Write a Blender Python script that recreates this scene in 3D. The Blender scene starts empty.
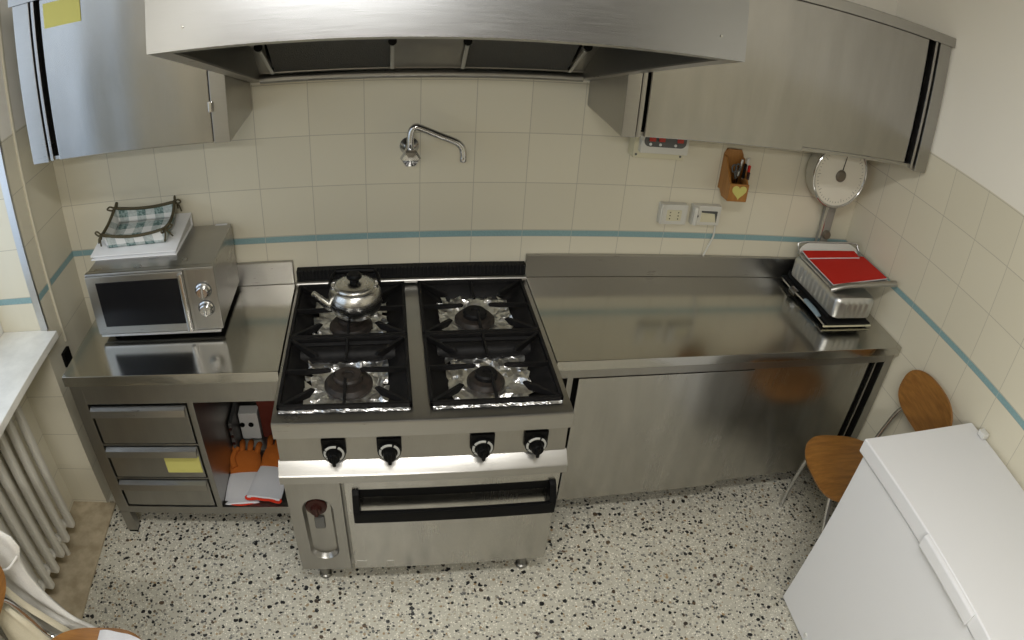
import bpy, bmesh, math, random
from mathutils import Vector, Matrix
random.seed(7)
PI = math.pi
SC = bpy.context.scene
COL = SC.collection
V = Vector

# ------------------------------------------------------------------ materials
def newmat(name):
    m = bpy.data.materials.new(name); m.use_nodes = True
    nt = m.node_tree
    return m, nt, nt.nodes['Principled BSDF']
def srgb(r, g, b):
    f = lambda c: c/12.92 if c <= .04045 else ((c+.055)/1.055)**2.4
    return (f(r/255), f(g/255), f(b/255), 1)
def mat(name, col, rough=.5, metal=0., spec=.5, emit=None, es=1., coat=0.):
    m, nt, b = newmat(name)
    b.inputs['Base Color'].default_value = col
    b.inputs['Roughness'].default_value = rough
    b.inputs['Metallic'].default_value = metal
    b.inputs['Specular IOR Level'].default_value = spec
    b.inputs['Coat Weight'].default_value = coat
    if emit:
        b.inputs['Emission Color'].default_value = emit
        b.inputs['Emission Strength'].default_value = es
    return m
def N(nt, t, **kw):
    n = nt.nodes.new(t)
    for k, v in kw.items(): setattr(n, k, v)
    return n
def mth(nt, op, a, b=None, c=None):
    n = N(nt, 'ShaderNodeMath', operation=op)
    for i, x in enumerate((a, b, c)):
        if x is None: continue
        if isinstance(x, (int, float)): n.inputs[i].default_value = x
        else: nt.links.new(x, n.inputs[i])
    return n.outputs[0]
def mixc(nt, f, a, b):
    n = N(nt, 'ShaderNodeMix', data_type='RGBA')
    if isinstance(f, (int, float)): n.inputs[0].default_value = f
    else: nt.links.new(f, n.inputs[0])
    for i, x in ((6, a), (7, b)):
        if isinstance(x, tuple): n.inputs[i].default_value = x
        else: nt.links.new(x, n.inputs[i])
    return n.outputs[2]
def noise(nt, vec, scale, detail=2., rough=.5):
    n = N(nt, 'ShaderNodeTexNoise'); n.inputs['Scale'].default_value = scale
    n.inputs['Detail'].default_value = detail; n.inputs['Roughness'].default_value = rough
    nt.links.new(vec, n.inputs['Vector']); return n.outputs['Fac']
def position(nt):
    return N(nt, 'ShaderNodeNewGeometry').outputs['Position']
def objco(nt):
    return N(nt, 'ShaderNodeTexCoord').outputs['Object']
def ramp(nt, fac, stops):
    n = N(nt, 'ShaderNodeValToRGB'); el = n.color_ramp.elements
    el[0].position, el[0].color = stops[0]; el[1].position, el[1].color = stops[1]
    for p, c in stops[2:]:
        e = el.new(p); e.color = c
    nt.links.new(fac, n.inputs[0]); return n.outputs[0]
def scaled(nt, vec, s):
    n = N(nt, 'ShaderNodeMapping'); n.inputs['Scale'].default_value = s
    nt.links.new(vec, n.inputs['Vector']); return n.outputs[0]
def bump(nt, b, h, strength, dist=.01):
    n = N(nt, 'ShaderNodeBump'); n.inputs['Strength'].default_value = strength; n.inputs['Distance'].default_value = dist
    nt.links.new(h, n.inputs['Height']); nt.links.new(n.outputs[0], b.inputs['Normal'])

def steel(name, rough=.27, col=(.40, .39, .37, 1), grain=(1, 1, 40), wave=.0, wscale=(3, 3, .6), smudge=.12, aniso=0., streak=0.):
    m, nt, b = newmat(name)
    co = objco(nt)
    g = noise(nt, scaled(nt, co, grain), 14, 3)
    gl = noise(nt, scaled(nt, co, tuple(.25 if c > 5 else .05 for c in grain) if streak else (1, 1, 1)), 60, 3)
    s = noise(nt, co, 5, 3, .6)
    b.inputs['Metallic'].default_value = 1
    lo, hi = tuple(c*.93 for c in col[:3])+(1,), tuple(c*1.06 for c in col[:3])+(1,)
    cg = mixc(nt, g, lo, hi)
    if streak:
        cg = mixc(nt, ramp(nt, gl, [(.30, (0, 0, 0, 1)), (.70, (1, 1, 1, 1))]), mixc(nt, g, tuple(c*(1-streak) for c in lo[:3])+(1,), tuple(c*(1-streak) for c in hi[:3])+(1,)), mixc(nt, g, tuple(c*(1+streak*.6) for c in lo[:3])+(1,), tuple(c*(1+streak*.6) for c in hi[:3])+(1,)))
    nt.links.new(cg, b.inputs['Base Color'])
    r = mth(nt, 'ADD', mth(nt, 'MULTIPLY', s, smudge), mth(nt, 'MULTIPLY_ADD', g, .08, rough-.04-smudge*.5))
    nt.links.new(r, b.inputs['Roughness'])
    if aniso:
        b.inputs['Anisotropic'].default_value = aniso
    if wave:
        w = noise(nt, scaled(nt, co, wscale), 2.0, 0.)
        bump(nt, b, w, 1.0, wave)
    return m

TILE = srgb(214, 208, 188); GROUT = srgb(180, 174, 158); TEAL = srgb(132, 163, 166); PAINT = srgb(234, 230, 219)
STRIPE0, STRIPE1, TOPZ = 1.0195, 1.0445, 1.650
def tile_mat(name, axis, off, vert=True, rows0=1.445, tile=TILE, top=True):
    m, nt, b = newmat(name)
    sep = N(nt, 'ShaderNodeSeparateXYZ'); nt.links.new(position(nt), sep.inputs[0])
    u = sep.outputs[axis]; z = sep.outputs[2]
    def line(v, o, per, w):
        f = mth(nt, 'FRACT', mth(nt, 'MULTIPLY', mth(nt, 'SUBTRACT', v, o), 1/per))
        d = mth(nt, 'MINIMUM', f, mth(nt, 'SUBTRACT', 1, f))
        return mth(nt, 'LESS_THAN', d, w/per*.5)
    up = mth(nt, 'GREATER_THAN', z, STRIPE1); lo = mth(nt, 'LESS_THAN', z, STRIPE0)
    hz = mth(nt, 'ADD', mth(nt, 'MULTIPLY', up, line(z, rows0, .1992, .0028)),
             mth(nt, 'MULTIPLY', lo, line(z, STRIPE0, .1992, .0028)))
    g = mth(nt, 'MAXIMUM', hz, line(u, off, .2, .0026)) if vert else hz
    stripe = mth(nt, 'MULTIPLY', mth(nt, 'SUBTRACT', 1, up), mth(nt, 'SUBTRACT', 1, lo))
    # each tile a touch different
    cell = N(nt, 'ShaderNodeTexWhiteNoise', noise_dimensions='2D')
    cb = N(nt, 'ShaderNodeCombineXYZ')
    nt.links.new(mth(nt, 'FLOOR', mth(nt, 'MULTIPLY', mth(nt, 'SUBTRACT', u, off), 5.)), cb.inputs[0])
    nt.links.new(mth(nt, 'FLOOR', mth(nt, 'MULTIPLY', mth(nt, 'SUBTRACT', z, rows0), 1/.1992)), cb.inputs[1])
    nt.links.new(cb.outputs[0], cell.inputs['Vector'])
    tcol = mixc(nt, cell.outputs[0], tuple(c*.965 for c in tile[:3])+(1,), tuple(c*1.02 for c in tile[:3])+(1,))
    sp = noise(nt, position(nt), 160, 2)
    teal = mixc(nt, sp, tuple(c*.8 for c in TEAL[:3])+(1,), tuple(min(1, c*1.2) for c in TEAL[:3])+(1,))
    c = mixc(nt, stripe, mixc(nt, g, tcol, GROUT), mixc(nt, mth(nt, 'MULTIPLY', g, .6), teal, srgb(190, 190, 180)))
    rough = .33
    if top:
        tp = mth(nt, 'GREATER_THAN', z, TOPZ)
        c = mixc(nt, tp, c, PAINT)
        nt.links.new(mth(nt, 'MULTIPLY_ADD', tp, .5, rough), b.inputs['Roughness'])
    else:
        b.inputs['Roughness'].default_value = rough
    nt.links.new(c, b.inputs['Base Color'])
    b.inputs['Specular IOR Level'].default_value = .4
    return m

def terrazzo():
    m, nt, b = newmat('terrazzo')
    p = position(nt)
    wob = N(nt, 'ShaderNodeTexNoise'); wob.inputs['Scale'].default_value = 60; nt.links.new(p, wob.inputs['Vector'])
    va = N(nt, 'ShaderNodeVectorMath', operation='MULTIPLY_ADD'); va.inputs[1].default_value = (.012, .012, 0)
    nt.links.new(wob.outputs['Color'], va.inputs[0]); nt.links.new(p, va.inputs[2])
    base = mixc(nt, noise(nt, p, 9, 4), srgb(178, 174, 160), srgb(198, 195, 181))
    def chips(scale, thr, size, col, rnd_ch, prev):
        v = N(nt, 'ShaderNodeTexVoronoi', feature='F1'); v.inputs['Scale'].default_value = scale
        nt.links.new(va.outputs[0], v.inputs['Vector'])
        s = N(nt, 'ShaderNodeSeparateColor'); nt.links.new(v.outputs['Color'], s.inputs[0])
        sel = mth(nt, 'LESS_THAN', s.outputs[rnd_ch], thr)
        sz = mth(nt, 'LESS_THAN', v.outputs['Distance'], mth(nt, 'MULTIPLY_ADD', s.outputs[(rnd_ch+1) % 3], size*.6, size*.55))
        return mixc(nt, mth(nt, 'MULTIPLY', sel, sz), prev, col if isinstance(col, tuple) else col(s.outputs[(rnd_ch+2) % 3]))
    c = chips(130, .55, .42, srgb(226, 222, 208), 0, base)
    c = chips(100, .40, .45, lambda r: ramp(nt, r, [(0., srgb(170, 160, 138)), (1., srgb(150, 149, 142))]), 1, c)
    c = chips(74, .24, .44, lambda r: ramp(nt, r, [(0., srgb(160, 134, 96)), (.4, srgb(126, 125, 120)), (1., srgb(92, 93, 92))]), 2, c)
    c = chips(45, .27, .39, lambda r: ramp(nt, r, [(0., srgb(22, 23, 24)), (.90, srgb(44, 45, 46)), (1., srgb(94, 76, 58))]), 0, c)
    c = chips(76, .10, .42, srgb(34, 35, 36), 1, c)
    nt.links.new(c, b.inputs['Base Color'])
    b.inputs['Roughness'].default_value = .32; b.inputs['Specular IOR Level'].default_value = .4
    return m

def speckled(name, c1, c2, scale, rough=.5, spec=.4, bmp=0.):
    m, nt, b = newmat(name); p = objco(nt); f = noise(nt, p, scale, 4, .6)
    nt.links.new(mixc(nt, ramp(nt, f, [(.35, (0, 0, 0, 1)), (.65, (1, 1, 1, 1))]), c1, c2), b.inputs['Base Color'])
    b.inputs['Roughness'].default_value = rough; b.inputs['Specular IOR Level'].default_value = spec
    if bmp: bump(nt, b, f, .6, bmp)
    return m
def wood(name, c1, c2, grain=(2, 26, 26), scale=3., rough=.38):
    m, nt, b = newmat(name)
    f = noise(nt, scaled(nt, objco(nt), grain), scale, 4, .6)
    nt.links.new(mixc(nt, ramp(nt, f, [(.3, (0, 0, 0, 1)), (.7, (1, 1, 1, 1))]), c1, c2), b.inputs['Base Color'])
    b.inputs['Roughness'].default_value = rough
    return m
def cloth(name, c, scale=300, rough=.9):
    m, nt, b = newmat(name); f = noise(nt, objco(nt), scale, 2)
    nt.links.new(mixc(nt, f, tuple(x*.8 for x in c[:3])+(1,), c), b.inputs['Base Color'])
    b.inputs['Roughness'].default_value = rough; b.inputs['Specular IOR Level'].default_value = .1
    bump(nt, b, f, .5, .002)
    return m

M = {}
M['tile_back'] = tile_mat('cream_tile_back', 0, 0.)
M['tile_left'] = tile_mat('cream_tile_left', 1, -.36, vert=False)
M['tile_right'] = tile_mat('cream_tile_right', 1, -.562)
M['tile_reveal'] = tile_mat('cream_tile_reveal', 0, -1.55, vert=False, rows0=1.2445)
M['tile_niche'] = tile_mat('cream_tile_niche', 0, -1.55, vert=False)
M['paint'] = mat('white_paint', srgb(230, 226, 216), .85, spec=.2)
M['far_wall_dark'] = mat('darkened_unseen_wall', srgb(118, 112, 102), .85, spec=.2)  # colour of the unseen front wall, darkened to dim the steel's reflections
M['ceiling'] = mat('ceiling_paint', srgb(232, 230, 224), .9, spec=.1)
M['terrazzo'] = terrazzo()
M['marble'] = speckled('white_marble', srgb(232, 230, 222), srgb(214, 212, 204), 9, .3, .5)
M['floor_marble'] = speckled('beige_marble', srgb(190, 176, 150), srgb(160, 146, 120), 14, .5)
M['steel'] = steel('brushed_steel', .30)
M['steel_top'] = steel('steel_worktop', .16, col=(.50, .49, .455, 1), grain=(40, 1, 1), smudge=.08)
M['steel_door'] = steel('steel_door', .25, col=(.47, .46, .43, 1), grain=(40, 40, 1), wave=.004, wscale=(3.5, 3.5, .3), streak=.10)
M['steel_wall_door'] = steel('steel_wall_door', .22, grain=(40, 40, 1), wave=.007, wscale=(3, 3, .25), streak=.06)
M['steel_hood'] = steel('steel_hood', .25, col=(.42, .43, .445, 1), grain=(1, 1, 30), wave=.004, wscale=(.7, 1, 1.6), smudge=.02)  # blue tint in the base colour stands for reflected window light
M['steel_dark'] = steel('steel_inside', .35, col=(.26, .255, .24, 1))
M['steel_dull_shaded'] = steel('steel_dull_shaded', .31, col=(.35, .34, .317, 1), grain=(40, 40, 1), streak=.07)  # dull steel; shade on fronts facing away is put into the base colour
M['steel_grey'] = steel('steel_grey_enamel', .42, col=(.45, .44, .41, 1))
M['chrome'] = mat('chrome', (.58, .58, .58, 1), .14, 1.)
M['kettle_steel'] = steel('kettle_steel', .27, col=(.58, .57, .54, 1), smudge=.05)
M['alu'] = steel('cast_aluminium', .36, col=(.60, .60, .59, 1), smudge=.1)
M['filter'] = None
M['black_plastic'] = mat('black_plastic', (.004, .004, .004, 1), .45, spec=.09)
M['black_matte'] = mat('black_matte', (.010, .010, .010, 1), .7, spec=.2)
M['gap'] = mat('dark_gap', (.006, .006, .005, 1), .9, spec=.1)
M['iron'] = speckled('black_enamelled_iron', (.006, .006, .006, 1), (.011, .010, .010, 1), 40, .5, .14)
M['burner'] = speckled('burnt_iron', (.016, .014, .012, 1), (.034, .025, .020, 1), 45, .5, .3, .001)
M['knob_grey'] = mat('knob_scale_grey', srgb(168, 168, 162), .5)
M['red_brown'] = mat('red_brown_bakelite', srgb(46, 17, 11), .4, spec=.3)
M['glass_black'] = mat('oven_glass', (.008, .008, .009, 1), .16, spec=.18)
M['paper'] = mat('white_paper', srgb(226, 226, 226), .7, spec=.2)
M['paper_edge'] = mat('paper_edge_white', srgb(205, 205, 205), .8, spec=.1)
M['yellow'] = mat('yellow_paper', srgb(196, 190, 112), .8, spec=.1)
M['red'] = mat('red_cover', srgb(190, 36, 26), .55, spec=.25)
M['red_hem'] = mat('red_hem', srgb(196, 54, 34), .8, spec=.1)
M['white_knit'] = cloth('white_knit', srgb(214, 214, 216), 400)
M['suede'] = cloth('orange_suede', srgb(172, 96, 40), 150)
M['suede_dark'] = cloth('brown_suede', srgb(150, 70, 28), 150)
M['dark_red'] = mat('dark_red_card', srgb(96, 34, 20), .6)
M['white_plastic'] = mat('white_plastic', srgb(214, 214, 210), .4)
M['cream_plastic'] = mat('cream_plastic', srgb(206, 200, 172), .45)
M['trim_cream'] = mat('trim_cream', srgb(204, 198, 178), .5)
M['grey_plastic'] = mat('grey_plastic', srgb(205, 203, 194), .45)
M['dark_grey_plastic'] = mat('dark_grey_plastic', srgb(84, 84, 82), .45)
M['switch_red'] = mat('red_switch', srgb(176, 44, 26), .3)
M['wood_box'] = wood('varnished_box_wood', srgb(168, 116, 56), srgb(146, 98, 44), (20, 20, 2))
M['chair_wood'] = wood('chair_plywood', srgb(154, 106, 48), srgb(120, 79, 33), (3, 24, 24))
M['chair_wood_back'] = wood('chair_plywood_back', srgb(154, 106, 48), srgb(120, 79, 33), (24, 3, 24))
M['freezer'] = mat('white_enamel', srgb(226, 227, 230), .32, spec=.5)
M['gasket'] = mat('grey_gasket', srgb(170, 170, 170), .7)
M['radiator'] = mat('radiator_enamel', srgb(206, 202, 190), .4)
M['dial_face'] = mat('dial_face', srgb(222, 218, 204), .35, coat=.4)
M['blue_grey'] = mat('blue_grey_paint', srgb(128, 146, 158), .45)
M['olive_tape'] = cloth('olive_binding', srgb(88, 82, 64), 500)
M['bag_white'] = cloth('white_canvas', srgb(232, 230, 224), 250)
M['bag_cream'] = cloth('cream_canvas', srgb(212, 204, 180), 250)
M['column_grey'] = mat('column_grey', srgb(140, 138, 130), .4)
M['drum_cream'] = mat('drum_cream', srgb(178, 172, 156), .45)
M['hub_brown'] = mat('hub_brown', srgb(104, 96, 82), .4)

def filter_mat():
    m, nt, b = newmat('grease_filter_mesh')
    co = objco(nt)
    v = N(nt, 'ShaderNodeTexVoronoi', feature='F1'); v.inputs['Scale'].default_value = 260; nt.links.new(co, v.inputs['Vector'])
    nt.links.new(mixc(nt, mth(nt, 'GREATER_THAN', v.outputs['Distance'], .33), (.06, .06, .057, 1), (.11, .108, .10, 1)), b.inputs['Base Color'])
    b.inputs['Metallic'].default_value = .7; b.inputs['Roughness'].default_value = .55
    bump(nt, b, v.outputs['Distance'], .6, .004)
    return m
M['filter'] = filter_mat()
def foil_mat():
    m, nt, b = newmat('aluminium_foil')
    b.inputs['Metallic'].default_value = 1; b.inputs['Roughness'].default_value = .30
    co = objco(nt)
    f = noise(nt, co, 7, 3, .6)
    nt.links.new(mixc(nt, ramp(nt, f, [(.58, (0, 0, 0, 1)), (.78, (1, 1, 1, 1))]), (.86, .855, .84, 1), (.34, .27, .21, 1)), b.inputs['Base Color'])
    v = N(nt, 'ShaderNodeTexVoronoi', feature='F1'); v.inputs['Scale'].default_value = 22; nt.links.new(co, v.inputs['Vector'])
    bump(nt, b, mth(nt, 'ADD', v.outputs['Distance'], noise(nt, co, 40, 2)), .7, .010)
    return m
M['foil'] = foil_mat()
def plaid_mat():
    m, nt, b = newmat('green_white_check')
    uv = objco(nt)
    s = N(nt, 'ShaderNodeSeparateXYZ'); nt.links.new(uv, s.inputs[0])
    a = mth(nt, 'GREATER_THAN', mth(nt, 'FRACT', mth(nt, 'MULTIPLY', s.outputs[0], 13.5)), .5)
    c = mth(nt, 'GREATER_THAN', mth(nt, 'FRACT', mth(nt, 'MULTIPLY', mth(nt, 'ADD', s.outputs[1], s.outputs[2]), 13.5)), .5)
    k = mth(nt, 'MULTIPLY', mth(nt, 'ADD', a, c), .5)
    nz = noise(nt, uv, 90, 2)
    teal = mixc(nt, ramp(nt, nz, [(.42, (0, 0, 0, 1)), (.58, (1, 1, 1, 1))]), srgb(94, 116, 112), srgb(146, 164, 160))
    nt.links.new(mixc(nt, k, srgb(222, 222, 218), teal), b.inputs['Base Color'])
    b.inputs['Roughness'].default_value = .9; b.inputs['Specular IOR Level'].default_value = .1
    return m
M['plaid'] = plaid_mat()
def glass_mat():
    m, nt, b = newmat('window_glass')
    out = nt.nodes['Material Output']
    t = N(nt, 'ShaderNodeBsdfTransparent'); g = N(nt, 'ShaderNodeBsdfGlossy'); g.inputs['Roughness'].default_value = .02
    mx = N(nt, 'ShaderNodeMixShader'); mx.inputs[0].default_value = .06
    nt.links.new(t.outputs[0], mx.inputs[1]); nt.links.new(g.outputs[0], mx.inputs[2]); nt.links.new(mx.outputs[0], out.inputs[0])
    return m
M['glass'] = glass_mat()

# ------------------------------------------------------------------ mesh builder
def catmull(pts, k=6, closed=False):
    pts = [V(p) for p in pts]; n = len(pts); out = []
    segs = n if closed else n-1
    for i in range(segs):
        p1, p2 = pts[i], pts[(i+1) % n]
        p0 = pts[(i-1) % n] if (closed or i > 0) else p1*2-p2
        p3 = pts[(i+2) % n] if (closed or i+2 < n) else p2*2-p1
        for j in range(k):
            t = j/k
            out.append(.5*((2*p1)+(p2-p0)*t+(2*p0-5*p1+4*p2-p3)*t*t+(3*p1-p0-3*p2+p3)*t*t*t))
    if not closed: out.append(pts[-1])
    return out
class MB:
    def __init__(s): s.bm = bmesh.new(); s.uv = None
    def add(s, bm, mi=0):
        for f in bm.faces: f.material_index = mi
        me = bpy.data.meshes.new('tmp'); bm.to_mesh(me); bm.free(); s.bm.from_mesh(me); bpy.data.meshes.remove(me); return s
    def box(s, x0, x1, y0, y1, z0, z1, bev=0., seg=2, mi=0, mtx=None):
        b = bmesh.new(); bmesh.ops.create_cube(b, size=1)
        for v in b.verts:
            v.co = V(((x0+x1)/2+v.co.x*(x1-x0), (y0+y1)/2+v.co.y*(y1-y0), (z0+z1)/2+v.co.z*(z1-z0)))
        if bev > 0:
            bmesh.ops.bevel(b, geom=list(b.edges), offset=bev, segments=seg, profile=.5, affect='EDGES')
        if mtx is not None: b.transform(mtx)
        return s.add(b, mi)
    def prism(s, pts, axis, a, c, bev=0., mi=0, mtx=None):
        """polygon pts in the two axes other than `axis`, swept from a to c"""
        b = bmesh.new()
        def mk(p, t):
            if axis == 0: return V((t, p[0], p[1]))
            if axis == 1: return V((p[0], t, p[1]))
            return V((p[0], p[1], t))
        A = [b.verts.new(mk(p, a)) for p in pts]; Cc = [b.verts.new(mk(p, c)) for p in pts]
        n = len(pts)
        b.faces.new(A); b.faces.new(Cc[::-1])
        for i in range(n): b.faces.new((A[i], Cc[i], Cc[(i+1) % n], A[(i+1) % n]))
        bmesh.ops.recalc_face_normals(b, faces=b.faces)
        if bev > 0:
            bmesh.ops.bevel(b, geom=list(b.edges), offset=bev, segments=2, profile=.5, affect='EDGES')
        if mtx is not None: b.transform(mtx)
        return s.add(b, mi)
    def tube(s, pts, r, n=10, closed=False, mi=0, flat=None):
        pts = [V(p) for p in pts]; b = bmesh.new(); rings = []; m = len(pts)
        t0 = (pts[1]-pts[0]).normalized(); up = V((0, 0, 1)) if abs(t0.z) < .9 else V((1, 0, 0))
        nrm = (up-t0*up.dot(t0)).normalized()
        for i, p in enumerate(pts):
            if closed: t = pts[(i+1) % m]-pts[(i-1) % m]
            else: t = pts[min(i+1, m-1)]-pts[max(i-1, 0)]
            t = t.normalized() if t.length > 1e-9 else t0
            nrm = nrm-t*nrm.dot(t); nrm = nrm.normalized() if nrm.length > 1e-6 else t.orthogonal().normalized(); bi = t.cross(nrm)
            rr = r(i/(m-1)) if callable(r) else r
            fl = flat or 1.
            rings.append([b.verts.new(p+(nrm*math.cos(2*PI*k/n)*fl+bi*math.sin(2*PI*k/n))*rr) for k in range(n)])
        for i in range(m if closed else m-1):
            A, Bq = rings[i], rings[(i+1) % m]
            for k in range(n): b.faces.new((A[k], A[(k+1) % n], Bq[(k+1) % n], Bq[k]))
        if not closed: b.faces.new(rings[0][::-1]); b.faces.new(rings[-1])
        bmesh.ops.recalc_face_normals(b, faces=b.faces)
        return s.add(b, mi)
    def lathe(s, prof, c, n=32, mtx=None, mi=0):
        """profile [(r, h)], revolved about +Z through c (mtx turns it first)"""
        b = bmesh.new(); rings = []
        for r, h in prof:
            rings.append([b.verts.new((0, 0, h))] if r < 1e-6 else [b.verts.new((r*math.cos(2*PI*k/n), r*math.sin(2*PI*k/n), h)) for k in range(n)])
        for A, Bq in zip(rings, rings[1:]):
            for k in range(n):
                k2 = (k+1) % n
                if len(A) == 1 and len(Bq) == 1: continue
                if len(A) == 1: b.faces.new((A[0], Bq[k2], Bq[k]))
                elif len(Bq) == 1: b.faces.new((A[k], A[k2], Bq[0]))
                else: b.faces.new((A[k], A[k2], Bq[k2], Bq[k]))
        bmesh.ops.recalc_face_normals(b, faces=b.faces)
        if mtx is not None: b.transform(mtx)
        b.transform(Matrix.Translation(V(c)))
        return s.add(b, mi)
    def grid(s, fn, nu, nv, mi=0, thick=0., uvs=None):
        b = bmesh.new(); g = [[b.verts.new(V(fn(i/nu, j/nv))) for j in range(nv+1)] for i in range(nu+1)]
        for i in range(nu):
            for j in range(nv): b.faces.new((g[i][j], g[i+1][j], g[i+1][j+1], g[i][j+1]))
        if uvs:
            L = b.loops.layers.uv.new('UVMap')
            idx = {g[i][j]: uvs(i/nu, j/nv) for i in range(nu+1) for j in range(nv+1)}
            for f in b.faces:
                for l in f.loops: l[L].uv = idx[l.vert]
            s.bm.loops.layers.uv.verify()
        bmesh.ops.recalc_face_normals(b, faces=b.faces)
        if thick:
            bmesh.ops.solidify(b, geom=list(b.faces), thickness=thick)
        return s.add(b, mi)
    def loft(s, rings, mi=0, caps=True):
        b = bmesh.new(); R = [[b.verts.new(V(p)) for p in r] for r in rings]; n = len(R[0])
        for A, Bq in zip(R, R[1:]):
            for k in range(n): b.faces.new((A[k], A[(k+1) % n], Bq[(k+1) % n], Bq[k]))
        if caps: b.faces.new(R[0][::-1]); b.faces.new(R[-1])
        bmesh.ops.recalc_face_normals(b, faces=b.faces)
        return s.add(b, mi)
    def poly(s, pts, mi=0, thick=0.):
        b = bmesh.new(); f = b.faces.new([b.verts.new(V(p)) for p in pts])
        if thick:
            r = bmesh.ops.extrude_face_region(b, geom=[f]); nv = [e for e in r['geom'] if isinstance(e, bmesh.types.BMVert)]
            f.normal_update(); n = f.normal.copy()
            for v in nv: v.co += n*thick
            bmesh.ops.recalc_face_normals(b, faces=b.faces)
        return s.add(b, mi)

ORG = {}
def build(name, mb, mats, parent=None, origin=(0, 0, 0), ang=32, smooth=True):
    o0 = ORG[parent.name] if parent else V(origin)
    me = bpy.data.meshes.new(name)
    for v in mb.bm.verts: v.co -= o0
    mb.bm.to_mesh(me); mb.bm.free()
    for mm in (mats if isinstance(mats, (list, tuple)) else [mats]): me.materials.append(M[mm])
    o = bpy.data.objects.new(name, me); COL.objects.link(o)
    if parent: o.parent = parent
    else: o.location = o0
    ORG[o.name] = o0
    if smooth:
        me.shade_smooth(); me.set_sharp_from_angle(angle=math.radians(ang))
        wn = o.modifiers.new('normals', 'WEIGHTED_NORMAL'); wn.keep_sharp = True
    return o
def tag(o, label, cat, group=None, kind=None):
    o['label'] = label; o['category'] = cat
    if group: o['group'] = group
    if kind: o['kind'] = kind
    return o
def thing(name, label, cat, loc, group=None):
    o = bpy.data.objects.new(name, None); COL.objects.link(o); o.location = loc; o.empty_display_size = .05
    ORG[o.name] = V(loc)
    return tag(o, label, cat, group)
def struct(name, mb, mats, parent=None, **k):
    o = build(name, mb, mats, parent, **k)
    if not parent: o['kind'] = 'structure'
    return o
def dup(root, loc, label=None, group=None, rotz=None):
    r = root.copy(); COL.objects.link(r); r.location = loc
    if rotz is not None: r.rotation_euler[2] = rotz
    if label: r['label'] = label
    if group: r['group'] = group
    for ch in list(root.children):
        c = ch.copy(); COL.objects.link(c); c.parent = r
        for g in list(ch.children):
            d = g.copy(); COL.objects.link(d); d.parent = c
    return r
def RX(a): return Matrix.Rotation(a, 4, 'X')
def RY(a): return Matrix.Rotation(a, 4, 'Y')
def RZ(a): return Matrix.Rotation(a, 4, 'Z')
def T(*p): return Matrix.Translation(V(p))
FRONT = RX(PI/2)      # turns +Z (lathe axis) to -Y

XL, XR = -1.447, 1.977
YF, ZC = -4.9, 2.92
# ------------------------------------------------------------------ room
def room():
    struct('floor', MB().box(XL-.4, XR+.15, YF-.1, .12, -.06, 0), 'terrazzo')
    struct('ceiling', MB().box(XL-.4, XR+.15, YF-.1, .12, ZC, ZC+.06), 'ceiling')
    struct('wall_back', MB().box(XL-.4, XR+.15, 0, .12, 0, ZC), 'tile_back')
    struct('wall_right', MB().box(XR, XR+.12, YF, 0, 0, ZC), 'tile_right')
    struct('wall_front', MB().box(XL-.4, XR+.15, YF-.1, YF, 0, ZC), 'far_wall_dark')
    # left wall: solid pier by the corner, radiator niche, window opening
    t = XL-.34; b = MB()
    def bx(x0, x1, y0, y1, z0, z1): b.box(x0, x1, y0, y1, z0, z1)
    bx(t, XL, -.366, 0, 0, ZC)                    # pier beside the corner
    bx(t, XL, -.423, -.366, 0, .868)              # niche cheek
    bx(t, XL-.18, -1.95, -.423, 0, .868)          # niche back
    bx(t, XL, -2.4, -1.95, 0, ZC)
    bx(t, XL, YF, -2.4, 0, ZC)
    bx(t, XL, -1.95, -.366, 2.35, ZC)             # lintel
    b.bm.normal_update()
    for f in b.bm.faces:
        n = f.normal; c = f.calc_center_median()
        if abs(n.y) > .9: f.material_index = 1 if c.z > .9 else 2
    struct('wall_left', b, ['tile_left', 'tile_reveal', 'tile_niche'])
    # window
    w = bpy.data.objects.new('window_1', None); COL.objects.link(w); w['kind'] = 'structure'; w.location = (XL-.22, -1.15, .9); ORG[w.name] = w.location.copy()
    xa, xb = XL-.275, XL-.215
    f = MB()
    f.box(xa, xb, -.43, -.367, .9, 2.35, .004).box(xa, xb, -1.949, -1.88, .9, 2.35, .004)
    f.box(xa, xb, -1.88, -.43, .9, .985, .004).box(xa, xb, -1.88, -.43, 2.28, 2.35, .004).box(xa, xb, -1.19, -1.12, .985, 2.28, .004)
    build('window_frame', f, 'white_plastic', w)
    build('pane', MB().box(xa+.025, xa+.031, -1.88, -.43, .985, 2.28), 'glass', w)
    s = MB().box(XL-.33, -1.399, -1.97, -.374, .868, .9, .004)
    s.box(XL-.33, XL-.002, -.376, -.368, .869, .899)
    build('window_sill', s, 'marble', w)
    # trims
    struct('trim_1', MB().box(XL-.001, XL+.009, -.266, -.252, .775, ZC-.001, .003), 'trim_cream')
    struct('trim_2', MB().box(XL-.028, XL+.004, -.372, -.3665, .9, 2.35, .0015).box(XL-.001, XL+.003, -.369, -.358, .9, 2.35, .001), 'alu')
    struct('trim_3', MB().box(XL-.18, -1.402, -1.95, -.42, -.001, .012, .003), 'floor_marble')
    # black box by the counter end
    o = build('wall_socket', MB().box(XL, XL+.016, -.33, -.272, .694, .76, .003), 'black_plastic', origin=(XL, -.3, .727))
    tag(o, 'small black wall socket low beside the drawer counter and marble sill', 'socket')
room()

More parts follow.
